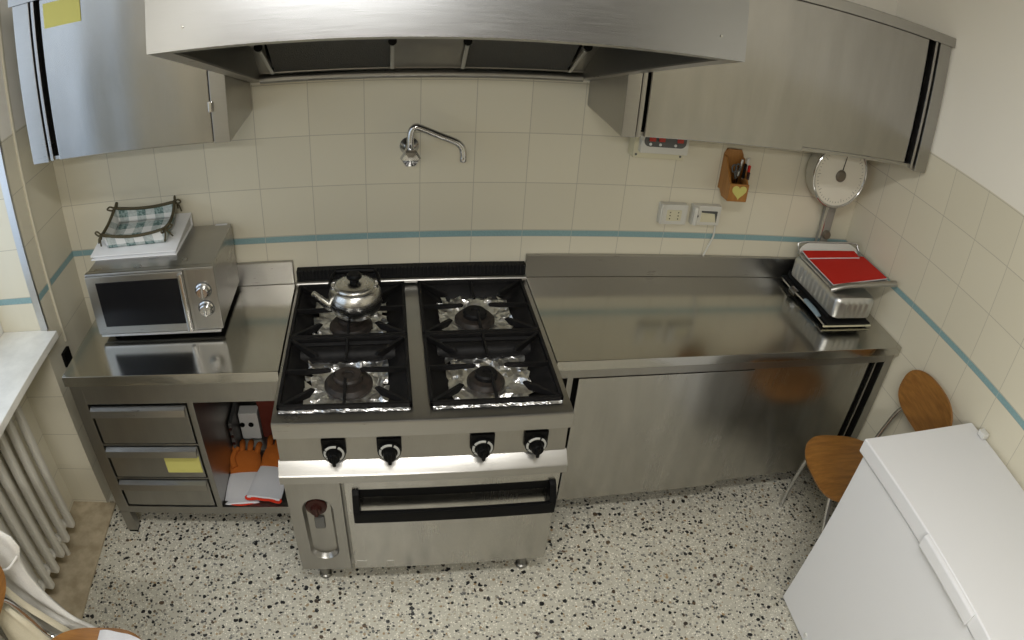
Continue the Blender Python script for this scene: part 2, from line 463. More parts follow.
# ------------------------------------------------------------------ left counter
def left_counter():
    z = .845
    w = thing('steel_worktop', 'short stainless steel worktop with low backsplash carrying the microwave', 'worktop', (-.896, -.3, z))
    b = MB().box(-1.302, -.493, -.600, -.004, z-.042, z, .003)
    build('countertop', b, 'steel_top', w)
    build('backsplash', MB().box(-1.302, -.498, -.022, -.003, z, .944, .003), 'steel', w)
    c = thing('drawer_cabinet', 'stainless steel base cabinet with three drawers and an open shelf compartment', 'cabinet', (-.896, -.3, 0))
    yf = -.580; x0, x1 = -1.297, -.497
    b = MB()
    b.box(x0, x0+.052, yf, yf+.04, .13, .803, .003)                 # left stile
    b.box(x1-.03, x1, yf, yf+.04, .13, .803, .003)
    b.box(x0+.003, x1-.003, yf+.0012, yf+.03, .705, .8025, .002)                     # apron
    b.box(x0+.003, x1-.003, yf+.0012, yf+.038, .1262, .165, .003)                     # bottom rail
    b.box(-.848, -.825, yf+.002, -.03, .165, .705, .002)            # partition
    b.box(x0+.002, x0+.012, yf+.02, -.03, .132, .802)                     # side panel
    b.box(x1-.012, x1-.002, yf+.02, -.03, .132, .802)
    b.box(x0+.004, x1-.004, -.04, -.028, .134, .801)                           # back
    b.box(x0+.01, x1-.01, yf+.03, -.03, .135, .150)                 # bottom shelf
    b.box(x0+.01, -.83, yf+.06, -.03, .15, .69)                     # drawer housing block
    b.box(x0+.05, -.83, yf+.006, yf+.06, .322, .330).box(x0+.05, -.83, yf+.006, yf+.06, .500, .508)
    build('carcass', b, 'steel_dull_shaded', c)
    for k, (za, zb) in enumerate(((.512, .692), (.334, .494), (.172, .316))):
        d = build('drawer', MB().box(-1.238, -.856, yf+.004, yf+.05, za, zb, .003), 'steel_dull_shaded', c)
        h = MB().prism([(yf+.004, zb+.001), (yf-.016, zb-.006), (yf-.022, zb-.032), (yf-.018, zb-.034), (yf-.010, zb-.012), (yf+.004, zb-.008)], 0, -1.236, -.858)
        build('drawer_handle', h, 'steel', d)
    for (x, y) in ((x0+.002, yf), (x1-.05, yf), (x0+.002, -.08), (x1-.05, -.08)):
        l = build('leg', MB().box(x, x+.046, y, y+.042, .012, .1295, .002), 'steel_dull_shaded', c)
        build('foot_cap', MB().box(x+.002, x+.044, y+.002, y+.040, 0, .014, .002), 'black_plastic', l)
    n = build('sticky_note', MB().box(-1.005, -.862, yf-.0005+.0035, yf+.004, .362, .446), 'yellow', origin=(-.93, yf+.003, .404))
    tag(n, 'yellow paper note stuck on the middle drawer of the steel cabinet', 'note')
left_counter()

def glove(cx, y0, y1, zb, wid, lab, rot):
    """work glove lying palm down, cuff towards the room"""
    g = thing('work_glove', lab, 'glove', (cx, (y0+y1)/2, zb), 'work gloves on the open shelf')
    g.rotation_euler[2] = rot
    cuff_l = .19
    def sect(y, w, h, dx=0, z=0): return [(cx+dx+math.cos(a)*w, y, zb+z+h*(1+math.sin(a))*.5) for a in [2*PI*k/16 for k in range(16)]]
    b = MB(); ys = [y0, y0+.004, y0+.04, y0+.08, y0+.14, y0+cuff_l]
    ws = [wid*1.02, wid*1.03, wid, wid*.98, wid*.92, wid*.84]
    b.loft([sect(y, w, .017+.004*math.sin(i*2.1), z=.0) for i, (y, w) in enumerate(zip(ys, ws))])
    cf = build('cuff', b, 'white_knit', g)
    b = MB().tube([(cx+math.cos(a)*wid*1.03, y0+.001+.006*math.sin(3*a), zb+.007+.004*math.sin(a)) for a in [2*PI*k/24 for k in range(24)]], .0055, 8, closed=True)
    build('hem', b, 'red_hem', cf)
    b = MB(); hy = y0+cuff_l-.01
    b.loft([sect(hy, wid*.84, .022), sect(hy+.04, wid*.9, .036), sect(hy+.08, wid*.88, .042), sect(hy+.11, wid*.8, .038)])
    for k in range(4):
        fx = cx+(-.75+.5*k)*wid*.8; L = (.075, .092, .088, .068)[k]
        b.tube(catmull([(fx, hy+.09, zb+.018), (fx*1+.004*(k-1.5), hy+.12, zb+.026), (fx+.007*(k-1.5), hy+.10+L*.6, zb+.030), (fx+.010*(k-1.5), hy+.10+L, zb+.022)], 5), lambda t: .0135*(1 if t < .85 else 1-.5*(t-.85)/.15), 10)
    sgn = 1 if rot > 0 else -1
    b.tube(catmull([(cx-sgn*wid*.55, hy+.02, zb+.022), (cx-sgn*wid*.72, hy+.06, zb+.034), (cx-sgn*wid*.62, hy+.10, zb+.040), (cx-sgn*wid*.45, hy+.125, zb+.038)], 5), lambda t: .016*(1-.35*t), 10)
    build('hand', b, 'suede', g)
    return g
def shelf_contents():
    glove(-.758, -.562, -.2, .151, .076, 'work glove with orange hand lying flat left on the cabinet shelf, straight red hem', .07)
    glove(-.628, -.556, -.2, .176, .072, 'work glove with orange hand lying right on the cabinet shelf, overlapping its neighbour', -.16)
    # devices behind
    o = thing('socket_strip', 'white box with two dark round holes at the back of the open shelf', 'box', (-.745, -.12, .151))
    build('body', MB().box(-.800, -.712, -.16, -.10, .151, .298, .006), 'white_plastic', o)
    for x in (-.788, -.748):
        build('socket', MB().lathe([(0, .001), (.012, .001), (.012, .005), (0, .003)], (x, -.16, .238), 16, FRONT), 'black_plastic', o)
    o = thing('control_unit', 'dark grey box with small round buttons left of the white box', 'box', (-.81, -.1, .151))
    build('body', MB().box(-.822, -.805, -.26, -.09, .151, .33, .004), 'dark_grey_plastic', o)
    for z in (.22, .26, .30):
        build('button', MB().lathe([(0, .004), (.007, .004), (.007, 0), (0, 0)], (-.8135, -.26, z), 12, FRONT), 'red_brown', o)
    o = build('carton', MB().box(-.700, -.56, -.085, -.05, .151, .27, .004).box(-.697, -.563, -.087, -.084, .25, .255), 'white_plastic', origin=(-.63, -.07, .151))
    tag(o, 'plain white carton at the back of the shelf behind the gloves', 'box')
    o = build('recipe_box', MB().box(-.705, -.60, -.150, -.095, .151, .365, .004).box(-.708, -.597, -.153, -.092, .33, .37, .003), 'dark_red', origin=(-.65, -.12, .151))
    tag(o, 'dark red upright box at the right back of the open shelf', 'box')
shelf_contents()

# ------------------------------------------------------------------ right counter
def right_counter():
    z = .845
    w = thing('steel_worktop', 'long stainless steel worktop with low backsplash carrying the weighing scale', 'worktop', (1.2, -.3, z))
    build('countertop', MB().box(.425, 1.972, -.600, -.004, z-.040, z, .003), 'steel_top', w)
    build('backsplash', MB().box(.421, 1.80, -.022, -.003, z, .944, .003), 'steel', w)
    c = thing('sliding_door_cabinet', 'long stainless steel base cabinet with two sliding doors under the scale', 'cabinet', (1.2, -.3, 0))
    yf = -.580; b = MB()
    b.box(.476, .498, yf, yf+.05, .13, .805, .002)
    b.box(1.918, 1.966, yf, yf+.05, .0, .805, .002)
    b.box(.446, 1.964, yf+.0012, yf+.03, .757, .8045, .002)
    b.box(.480, 1.962, -.04, -.028, .02, .803).box(.478, .488, yf+.02, -.03, .132, .804).box(1.954, 1.964, yf+.05, -.03, .02, .804)
    b.box(.476, 1.92, yf+.045, -.03, .135, .15)
    b.box(1.875, 1.884, yf+.012, yf+.03, .14, .757)                    # rail upright in the gap
    build('carcass', b, 'steel_dull_shaded', c)
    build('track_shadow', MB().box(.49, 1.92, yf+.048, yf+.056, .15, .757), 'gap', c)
    build('door', MB().box(.520, 1.235, yf+.002, yf+.018, .130, .752, .003), 'steel_door', c)
    build('door', MB().box(1.215, 1.850, yf+.022, yf+.038, .130, .757, .003), 'steel_door', c)
    for (x, y) in ((.60, -.30), (.60, -.10), (1.90, -.10), (1.25, -.3)):
        build('leg', MB().lathe([(0, 0), (.022, 0), (.022, .02), (.018, .025), (.018, .14), (0, .14)], (x, y, 0), 16), 'steel', c)
right_counter()

# ------------------------------------------------------------------ gas range
GX = [(-.474, -.061), (-.010, .399)]; GY = [(-.434, -.068), (-.806, -.436)]
def ring_well(b, x0, x1, y0, y1, zt, ins, zb, rad=.02):
    """sloping sides of a pressed pan"""
    def rect(x0, x1, y0, y1, z, r):
        P = []
        for cx, cy, a0 in ((x1-r, y1-r, 0), (x0+r, y1-r, 90), (x0+r, y0+r, 180), (x1-r, y0+r, 270)):
            for k in range(5):
                a = math.radians(a0+22.5*k); P.append((cx+r*math.cos(a), cy+r*math.sin(a), z))
        return P
    b.loft([rect(x0, x1, y0, y1, zt, rad), rect(x0+.008, x1-.008, y0+.008, y1-.008, zt, rad), rect(x0+ins*.5, x1-ins*.5, y0+ins*.45, y1-ins*.45, (zt*.55+zb*.45), rad*2), rect(x0+ins, x1-ins, y0+ins*.75, y1-ins*.75, zb, rad*2.4)], caps=False)
    b.poly([(x0+ins*.9, y0+ins*.7, zb+.0005), (x1-ins*.9, y0+ins*.7, zb+.0005), (x1-ins*.9, y1-ins*.7, zb+.0005), (x0+ins*.9, y1-ins*.7, zb+.0005)])
def gas_range():
    r = thing('gas_range', 'stainless steel four burner gas range with oven and black knobs', 'stove', (-.033, -.45, 0))
    x0, x1 = -.487, .421; zt = .846
    b = MB()
    b.box(x0, x1, -.828, -.03, .118, .60, .002)                      # oven block
    b.box(x0+.003, x1-.003, -.80, -.03, .60, .776)                   # behind the panel
    build('body', b, 'steel_dull_shaded', r)
    b = MB()
    lip = [(-.806, zt), (-.850, zt), (-.858, zt-.004), (-.861, zt-.012), (-.861, zt-.060), (-.840, zt-.066), (-.806, zt-.066)]
    b.prism(lip, 0, x0, x1+.001)
    b.box(x0, -.470, -.806, -.072, zt-.062, zt).box(.396, x1, -.806, -.072, zt-.062, zt)
    b.box(-.064, -.008, -.806, -.072, zt-.062, zt)
    b.box(x0, x1, -.072, -.031, zt-.062, zt)
    b.box(x0+.001, x1-.001, -.805, -.032, zt-.069, zt-.063)
    build('cooktop', b, 'steel', r)
    b = MB().tube([(x0+.004, -.055, .862), (x1-.004, -.055, .862)], .015, 14, flat=.8)
    build('rear_rail', b, 'steel', r)
    b = MB().box(x0+.003, x1-.003, -.042, -.006, zt-.02, .912, .004)
    n = 62
    for k in range(n):
        x = x0+.012+(x1-x0-.024)*k/(n-1)
        b.box(x-.0032, x+.0032, -.052, -.02, .874, .914, .001)
    build('vent_grille', b, 'black_matte', r)
    b = MB().prism([(-.832, .782), (-.842, .668), (-.80, .668), (-.80, .782)], 0, x0+.002, x1-.002)
    build('control_panel', b, 'steel_dull_shaded', r)
    b = MB().prism([(-.836, .676), (-.842, .674), (-.876, .644), (-.880, .638), (-.880, .608), (-.874, .603), (-.836, .603)], 0, x0-.004, x1+.004)
    build('ledge', b, 'steel', r)
    for i, x in enumerate((-.308, -.137, .149, .318)):
        k = build('knob', MB().lathe([(0, 0), (.034, 0), (.037, .006), (.036, .014), (.022, .018), (.020, .019), (.019, .040), (.016, .044), (0, .044)], (x, -.842, .716), 28, FRONT).box(x-.006, x+.006, -.893, -.862, .692, .734, .004), 'black_plastic', r)
        bz = MB()
        for a0, a1 in ((-75, 66), (74, 148), (156, 205), (213, 278)):
            bz.tube([(x+.0285*math.cos(math.radians(a)), -.8575, .716+.0285*math.sin(math.radians(a))) for a in range(a0, a1+1, 8)], .0042, 6)
        build('dial_marks', bz, 'knob_grey', k)
        build('backplate', MB().box(x-.038, x+.038, -.848, -.838, .706, .764, .003), 'black_plastic', k)
    # oven door and handle
    d = build('oven_door', MB().box(-.291, x1-.006, -.858, -.84, .124, .598, .004), 'steel_door', r)
    h = MB()
    for xa, xb in ((-.266, -.244), (.380, .402)):
        h.prism([(-.858, .556), (-.876, .546), (-.905, .492), (-.905, .440), (-.858, .437)], 0, xa, xb, .002)
    h.box(-.266, .402, -.909, -.890, .440, .490, .006)
    h.box(-.262, .398, -.892, -.884, .440, .452, .002)
    build('oven_handle', h, 'black_plastic', d)
    build('handle_backing', MB().box(-.262, .398, -.8595, -.857, .518, .553, .001), 'black_plastic', d)
    for q in ((-.282, -.245, -.8592, -.857, .132, .172), (-.17, -.145, -.8592, -.857, .132, .166)):
        build('sticker_mark', MB().box(*q), 'steel_grey', d)
    # left panel with stadium recess
    cx, hw, zt2, zb2 = -.389, .052, .513, .188
    def stad(w, dz=0, n=12):
        P = []
        for k in range(n+1): a = PI*k/n; P.append((cx+w*math.cos(a), zt2-hw+w*math.sin(a)))
        for k in range(n+1): a = PI+PI*k/n; P.append((cx+w*math.cos(a), zb2+hw+w*math.sin(a)))
        return P
    yp = -.858; bm = bmesh.new()
    outer = [(x0+.002, .124), (-.303, .124), (-.303, .598), (x0+.002, .598)]
    ov = [bm.verts.new((x, yp, z)) for x, z in outer]; iv = [bm.verts.new((x, yp, z)) for x, z in stad(hw)]
    es = [bm.edges.new((L[i], L[(i+1) % len(L)])) for L in (ov, iv) for i in range(len(L))]
    bmesh.ops.triangle_fill(bm, use_beauty=True, edges=es)
    b = MB(); b.add(bm)
    b.loft([[(x, yp, z) for x, z in stad(hw)], [(x, yp+.004, z) for x, z in stad(hw-.003)], [(x, yp+.020, z) for x, z in stad(hw-.010)]], caps=False)
    b.poly([(x, yp+.020, z) for x, z in stad(hw-.010)])
    bm2 = bmesh.new()
    # panel rim thickness
    for i in range(4):
        a, c = outer[i], outer[(i+1) % 4]
        bm2.faces.new([bm2.verts.new((p[0], y, p[1])) for p, y in ((a, yp), (c, yp), (c, yp+.02), (a, yp+.02))])
    b.add(bm2)
    pnl = build('side_panel', b, 'steel_dull_shaded', r)
    k = build('thermostat_knob', MB().lathe([(0, 0), (.034, 0), (.037, .008), (.035, .016), (.020, .020), (.018, .036), (0, .036)], (-.393, yp+.019, .466), 26, FRONT).box(-.400, -.386, yp-.024, yp, .446, .486, .004), 'red_brown', pnl)
    build('dial_marks', MB().tube([(-.393+.027*math.cos(math.radians(a)), yp+.001, .466+.027*math.sin(math.radians(a))) for a in range(20, 165, 9)], .003, 6), 'knob_grey', k) if False else None
    build('pilot_window', MB().box(-.409, -.373, yp+.008, yp+.021, .348, .405, .006), 'dark_grey_plastic', pnl)
    for (x, y) in ((-.415, -.79), (.35, -.79), (-.415, -.08), (.35, -.08)):
        build('leg', MB().lathe([(0, 0), (.024, 0), (.024, .012), (.018, .018), (.018, .12), (0, .12)], (x, y, 0), 16), 'steel_dark', r)
    # pressed black spill trays (one per side) with a round ridge
    for (a, c) in GX:
        b = MB()
        for (ya, yb) in GY: ring_well(b, a+.006, c-.006, ya, yb, zt+.003, .088, .792)
        b.tube([(a+.045, -.476, .812), (c-.045, -.476, .812)], .036, 18)
        build('spill_tray', b, 'iron', r)
    for i, (bx_, by, rad) in enumerate(((-.264, -.275, .080), (.191, -.262, .074), (-.262, -.622, .080), (.183, -.632, .062))):
        bn = build('burner', MB().lathe([(0, .793), (rad, .793), (rad, .806), (rad*.86, .818), (rad*.60, .823), (0, .823)], (bx_, by, 0), 36), 'burner', r)
        cr = rad*.60
        build('burner_cap', MB().lathe([(0, .823), (cr, .823), (cr, .836), (cr*.86, .842), (cr*.42, .842), (cr*.38, .837), (0, .837)], (bx_, by, 0), 32), 'burner' if i in (0, 2) else 'iron', bn)
gas_range()

def pan_supports():
    """cast iron grid over one burner"""
    def support(x0, x1, y0, y1, label):
        cx, cy = (x0+x1)/2, (y0+y1)/2; z1 = .866; w = .006
        t = thing('pan_support', label, 'pan support', (cx, cy, .849), 'cast iron pan supports on the range')
        b = MB(); e = .012
        b.box(x0, x1, y0, y0+e, .849, z1, .003).box(x0, x1, y1-e, y1, .849, z1, .003)
        b.box(x0, x0+e, y0, y1, .849, z1, .003).box(x1-e, x1, y0, y1, .849, z1, .003)
        build('frame', b, 'iron', t)
        for sx, sy in ((-1, 0), (1, 0), (0, -1), (0, 1)):
            b = MB(); L = (x1-x0)/2 if sx else (y1-y0)/2
            prof = [(L-.004, z1-.001), (.055, z1), (.045, z1-.004), (.050, z1-.014), (.085, z1-.018), (L-.05, .846), (L-.004, .849)]
            ang = math.atan2(sy, sx)
            b.prism(prof, 1, -w*.7, w*.7, .0015, mtx=T(cx, cy, 0) @ RZ(ang))
            build('finger', b, 'iron', t)
        for sx, sy in ((-1, -1), (1, -1), (-1, 1), (1, 1)):
            b = MB(); dx, dy = (x1-x0)/2-.008, (y1-y0)/2-.008; L = math.hypot(dx, dy)
            prof = [(L, z1-.001), (L*.52, z1-.006), (L*.48, z1-.014), (L*.58, .835), (L*.8, .842), (L, .849)]
            b.prism(prof, 1, -w, w, .0015, mtx=T(cx, cy, 0) @ RZ(math.atan2(sy*dy, sx*dx)))
            build('corner_fin', b, 'iron', t)
        return t
    names = {(0, 0): 'black iron pan support under the kettle', (0, 1): 'black iron pan support in front of the kettle, front left burner',
             (1, 0): 'black iron pan support over the rear burner right of the kettle', (1, 1): 'black iron pan support at the front right corner of the range'}
    for i, (a, c) in enumerate(GX):
        for j, (ya, yb) in enumerate(GY):
            support(a, c, ya, yb, names[(i, j)])
pan_supports()

def foil():
    rnd = random.Random(3)
    names = {(0, 0): 'crumpled aluminium foil lining the burner below the kettle', (0, 1): 'crumpled aluminium foil around the front left burner',
             (1, 0): 'torn aluminium foil around the rear right burner', (1, 1): 'stained aluminium foil around the front right burner'}
    for (i, j), lab in names.items():
        (a, c), (ya, yb) = GX[i], GY[j]
        x0, x1, y0, y1 = a+.070, c-.070, ya+.048, yb-.048
        bc = ((-.264, -.275, .080), (-.262, -.622, .080), (.191, -.262, .074), (.183, -.632, .062))[i*2+j]
        b = bmesh.new(); n = 15; g = {}
        for p in range(n+1):
            for q in range(n+1):
                u, v = p/n, q/n; x, y = x0+(x1-x0)*u, y0+(y1-y0)*v
                w = .0055 if 0 < p < n and 0 < q < n else .004
                d = math.hypot(x-bc[0], y-bc[1]); edge = min(u, 1-u, v, 1-v)
                z = .7975+rnd.uniform(0, .014)+max(0, .13-edge)*.10*rnd.uniform(.3, 1.2)
                if d < bc[2]*1.3: z = .7965+rnd.uniform(0, .004)
                g[p, q] = (V((x+rnd.uniform(-w, w), y+rnd.uniform(-w, w), z)), d)
        vs = {k: b.verts.new(p) for k, (p, d) in g.items()}
        for p in range(n):
            for q in range(n):
                if g[p, q][1] < bc[2]*.80: continue
                if (p in (0, n-1)) and (q in (0, n-1)): continue
                e = min(p, q, n-1-p, n-1-q)
                if e == 0 and rnd.random() < .10: continue
                b.faces.new((vs[p, q], vs[p+1, q], vs[p+1, q+1], vs[p, q+1]))
        for v in [v for v in b.verts if not v.link_faces]: b.verts.remove(v)
        bmesh.ops.triangulate(b, faces=list(b.faces))
        o = build('aluminium_foil', MB().add(b), 'foil', origin=(bc[0], bc[1], .795), smooth=False)
        tag(o, lab, 'foil', 'foil liners around the burners')
    # foil strips sticking out under the front of the trays
    b = MB()
    for (xa, xb) in ((-.468, -.068), (.0, .393)):
        rows = []
        def fn(u, v, xa=xa, xb=xb):
            return (xa+(xb-xa)*u, -.807-.009*v+rnd.uniform(-.0015, .0015), .8510-.0040*v+rnd.uniform(.0, .001))
        b.grid(fn, 60, 3)
    o = build('foil_edge', b, 'foil', origin=(-.03, -.81, .847), smooth=False)
    tag(o, 'thin bright foil edge peeking out along the front of the black trays', 'foil')
foil()

def kettle():
    cx, cy, z = -.243, -.276, .8665
    k = thing('kettle', 'small stainless steel kettle with black knob and bail handle on the burner', 'kettle', (cx, cy, z))
    prof = [(0, 0), (.072, 0), (.080, .004), (.091, .022), (.0965, .044), (.097, .062), (.094, .078), (.087, .093), (.080, .1005), (.074, .103), (.072, .1015), (0, .1015)]
    build('body', MB().lathe(prof, (cx, cy, z), 48), 'kettle_steel', k)
    l = build('lid', MB().lathe([(0, .121), (.03, .1205), (.055, .118), (.066, .115), (.0725, .110), (.0745, .106), (.0745, .103), (0, .102)], (cx, cy, z), 44), 'kettle_steel', k)
    build('lid_knob', MB().lathe([(0, .119), (.017, .119), (.015, .127), (.022, .132), (.027, .138), (.027, .146), (.021, .153), (0, .154)], (cx, cy, z), 24), 'black_plastic', l)
    sp = MB().tube(catmull([(cx-.086, cy-.02, z+.036), (cx-.106, cy-.024, z+.050), (cx-.126, cy-.028, z+.073), (cx-.146, cy-.032, z+.098)], 6), lambda t: .020-.0105*t, 16)
    build('spout', sp, 'kettle_steel', k)
    for s in (-1, 1):
        ear = MB().box(cx+s*.078-.006, cx+s*.078+.006, cy-.012, cy+.012, z+.086, z+.112, .003)
        build('ear', ear, 'chrome', k)
    hb = MB(); P = []
    for q in range(15):
        a = PI*q/14; P.append((cx-.088*math.cos(a)*(1 if abs(math.cos(a)) < .9 else 1), cy+.006+.080*min(1, math.sin(a)*1.7), z+.106+.010*min(1, math.sin(a)*1.8)))
    hb.tube(P, .007, 10)
    hb2 = MB().tube([(cx-.070, cy+.086, z+.116), (cx-.03, cy+.088, z+.117), (cx+.03, cy+.088, z+.117), (cx+.070, cy+.086, z+.116)], .011, 12)
    h = build('handle', hb, 'black_plastic', k); build('grip', hb2, 'black_plastic', h)
kettle()

# ------------------------------------------------------------------ hood
def hood():
    h = thing('extractor_hood', 'large stainless steel extractor hood hanging over the gas range', 'hood', (0, -.5, 1.66))
    BL, BR, FR, FL = V((-.597, -.006, 1.658)), V((.603, -.006, 1.658)), V((.634, -1.04, 1.950)), V((-.599, -1.04, 1.955))
    ct = (BL+BR+FR+FL)/4
    def inner(p, fx, ty):  # move in from sides by fx, from front/back along the slope
        return p
    lean = .054
    top = 2.38
    b = MB()
    # fascia (leaning back a little as it rises), sides, top, back
    def slab(pts, t=.004): b.poly(pts, 0, t)
    FLt, FRt = V((FL.x, FL.y+lean, top)), V((FR.x, FR.y+lean, top))
    n = 24
    def fas(u, v): return FL.lerp(FR, u).lerp(FLt.lerp(FRt, u), v)
    b.grid(fas, n, 4, thick=-.004)
    BLt, BRt = V((BL.x, BL.y, top)), V((BR.x, BR.y, top))
    b.poly([FL, FLt, BLt, BL]); b.poly([FR, BR, BRt, FRt]); b.poly([FLt, FRt, BRt, BLt]); b.poly([BL, BLt, BRt, BR])
    build('canopy', b, 'steel_hood', h)
    # rim: flange all round the slanting opening
    sl = (FL-BL).normalized()
    def P(x, s):  # point on the rim plane: s = 0 back .. 1 front
        e0 = BL.lerp(FL, s); e1 = BR.lerp(FR, s)
        return e0.lerp(e1, x)
    def strip(b, quad, th=.012):
        pts = [P(*q) for q in quad]
        nrm = (pts[1]-pts[0]).cross(pts[2]-pts[0]).normalized()
        if nrm.z > 0: nrm = -nrm
        up = -nrm*th
        bm = bmesh.new(); A = [bm.verts.new(p) for p in pts]; Bq = [bm.verts.new(p+up) for p in pts]
        bm.faces.new(A); bm.faces.new(Bq[::-1])
        for i in range(4): bm.faces.new((A[i], Bq[i], Bq[(i+1) % 4], A[(i+1) % 4]))
        bmesh.ops.recalc_face_normals(bm, faces=bm.faces); b.add(bm)
    b = MB(); sx = .035
    strip(b, [(0, 0), (sx, 0), (sx, 1), (0, 1)]); strip(b, [(1-sx, 0), (1, 0), (1, 1), (1-sx, 1)])
    strip(b, [(sx, .965), (1-sx, .965), (1-sx, 1), (sx, 1)])
    strip(b, [(sx, 0), (1-sx, 0), (1-sx, .035), (sx, .035)], .03)
    build('rim', b, 'steel', h)
    b = MB()
    a0, a1 = P(sx, .035), P(1-sx, .035)
    b.box(a0.x, a1.x, -.058, -.02, 1.690, 1.704, .002)
    b.tube([(a0.x, -.060, 1.680), (a1.x, -.060, 1.680)], .017, 14)
    build('drip_channel', b, 'steel', h)
    # filters: inclined plane rising to the front
    y0, z0, y1, z1 = -.075, 1.705, -.50, 2.09
    def FP(x, t, off=0.):
        nn = V((0, -(z1-z0), y1-y0)).normalized()
        if nn.z > 0: nn = -nn
        return V((x, y0+(y1-y0)*t, z0+(z1-z0)*t))+nn*off
    def panel(xa, xb, off, name, m):
        b = MB(); c0 = [FP(xa, 0, off), FP(xb, 0, off), FP(xb, 1, off), FP(xa, 1, off)]
        b.poly(c0, 0, .012)
        return build(name, b, m, h)
    panel(-.585, -.51, .0, 'end_panel', 'steel_dull_shaded'); panel(.51, .595, .0, 'end_panel', 'steel_dull_shaded')
    panel(-.50, -.105, .0, 'grease_filter', 'filter'); panel(.137, .50, .0, 'grease_filter', 'filter')
    panel(-.10, .132, .0, 'blank_panel', 'steel_dull_shaded')
    for x, dx in ((-.505, -.02), (-.102, 0), (.134, 0), (.505, .02)):
        b = MB().tube([FP(x, .02, .012), FP(x+dx, .28, .014)], .007, 8, flat=.5)
        cl = build('filter_clip', b, 'alu', h)
        build('clip_stud', MB().lathe([(0, 0), (.014, 0), (.014, .012), (0, .014)], FP(x+dx*1.1, .30, .004), 14, FRONT), 'black_plastic', cl)
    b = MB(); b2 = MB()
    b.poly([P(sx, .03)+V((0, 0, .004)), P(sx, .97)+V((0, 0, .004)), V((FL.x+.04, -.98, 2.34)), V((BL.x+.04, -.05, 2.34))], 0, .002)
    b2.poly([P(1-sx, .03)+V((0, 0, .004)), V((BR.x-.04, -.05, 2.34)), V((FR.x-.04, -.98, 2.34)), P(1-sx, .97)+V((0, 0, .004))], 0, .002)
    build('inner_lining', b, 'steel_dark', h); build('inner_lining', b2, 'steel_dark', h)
    for x in (-.52, .57):
        build('rivet', MB().lathe([(0, .004), (.004, .003), (.006, 0), (0, 0)], (x, -1.035, 2.0), 10, FRONT), 'chrome', h)
hood()

# ------------------------------------------------------------------ wall cabinets
def wall_cabinets():
    # left
    c = thing('wall_cabinet', 'stainless steel wall cabinet left of the hood with a yellow note', 'cabinet', (-.95, -.19, 1.555))
    x0, x1, yf, z0, z1 = -1.313, -.602, -.377, 1.553, 2.105
    b = MB()
    b.box(x0, x0+.065, yf, -.003, z0, z1, .003)
    b.box(x1-.052, x1, yf, -.003, z0, z1, .002)
    b.box(x0+.003, x1-.003, yf+.012, -.006, z0+.004, z0+.016).box(x0+.004, x1-.004, -.012, -.005, z0+.002, z1-.002)
    b.box(x0-.008, x1, yf-.014, -.003, z1, z1+.038, .003)
    build('carcass', b, 'steel', c)
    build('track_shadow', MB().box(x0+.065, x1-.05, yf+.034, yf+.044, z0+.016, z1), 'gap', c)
    d = build('door', MB().box(-1.207, -.656, yf+.002, yf+.018, z0+.002, z1-.002, .004), 'steel_wall_door', c)
    build('door_rail', MB().box(x0+.070, x0+.083, yf+.004, yf+.03, z0+.002, z1-.001, .002), 'steel', c)
    build('latch', MB().box(-.661, -.646, yf-.010, yf+.003, 1.655, 1.690, .003), 'chrome', d)
    n = build('sticky_note', MB().box(-1.192, -1.057, yf-.0012, yf+.0016, 2.003, 2.086, mtx=None), 'yellow', origin=(-1.12, yf, 2.04))
    tag(n, 'yellow paper note on the door of the wall cabinet left of the hood', 'note')
    # right
    c = thing('wall_cabinet', 'wide stainless steel wall cabinet with two sliding doors right of the hood', 'cabinet', (1.3, -.2, 1.565))
    x0, x1, yf, z0, z1 = .607, 1.967, -.398, 1.563, 2.105
    b = MB()
    b.box(x0, x0+.048, yf, -.003, z0, z1, .003)
    b.box(x1-.070, x1, yf, -.003, z0-.008, z1, .003)
    b.box(x0+.003, x1-.003, yf+.016, -.006, z0+.004, z0+.016).box(x0+.004, x1-.004, -.012, -.005, z0+.002, z1-.002)
    b.box(x0, x1+.006, yf-.014, -.003, z1, z1+.042, .003)
    build('carcass', b, 'steel', c)
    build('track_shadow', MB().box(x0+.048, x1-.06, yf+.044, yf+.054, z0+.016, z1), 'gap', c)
    build('door', MB().box(.686, 1.305, yf+.004, yf+.018, z0+.002, z1-.002, .004), 'steel_wall_door', c)
    build('door', MB().box(1.298, 1.850, yf+.022, yf+.036, z0+.004, z1-.002, .004), 'steel_wall_door', c)
    build('door_rail', MB().box(1.874, 1.888, yf+.006, yf+.04, z0, z1-.001, .002), 'steel', c)
    build('door_rail', MB().box(x0+.052, x0+.068, yf+.006, yf+.03, z0, z1-.001, .002), 'steel', c)
wall_cabinets()

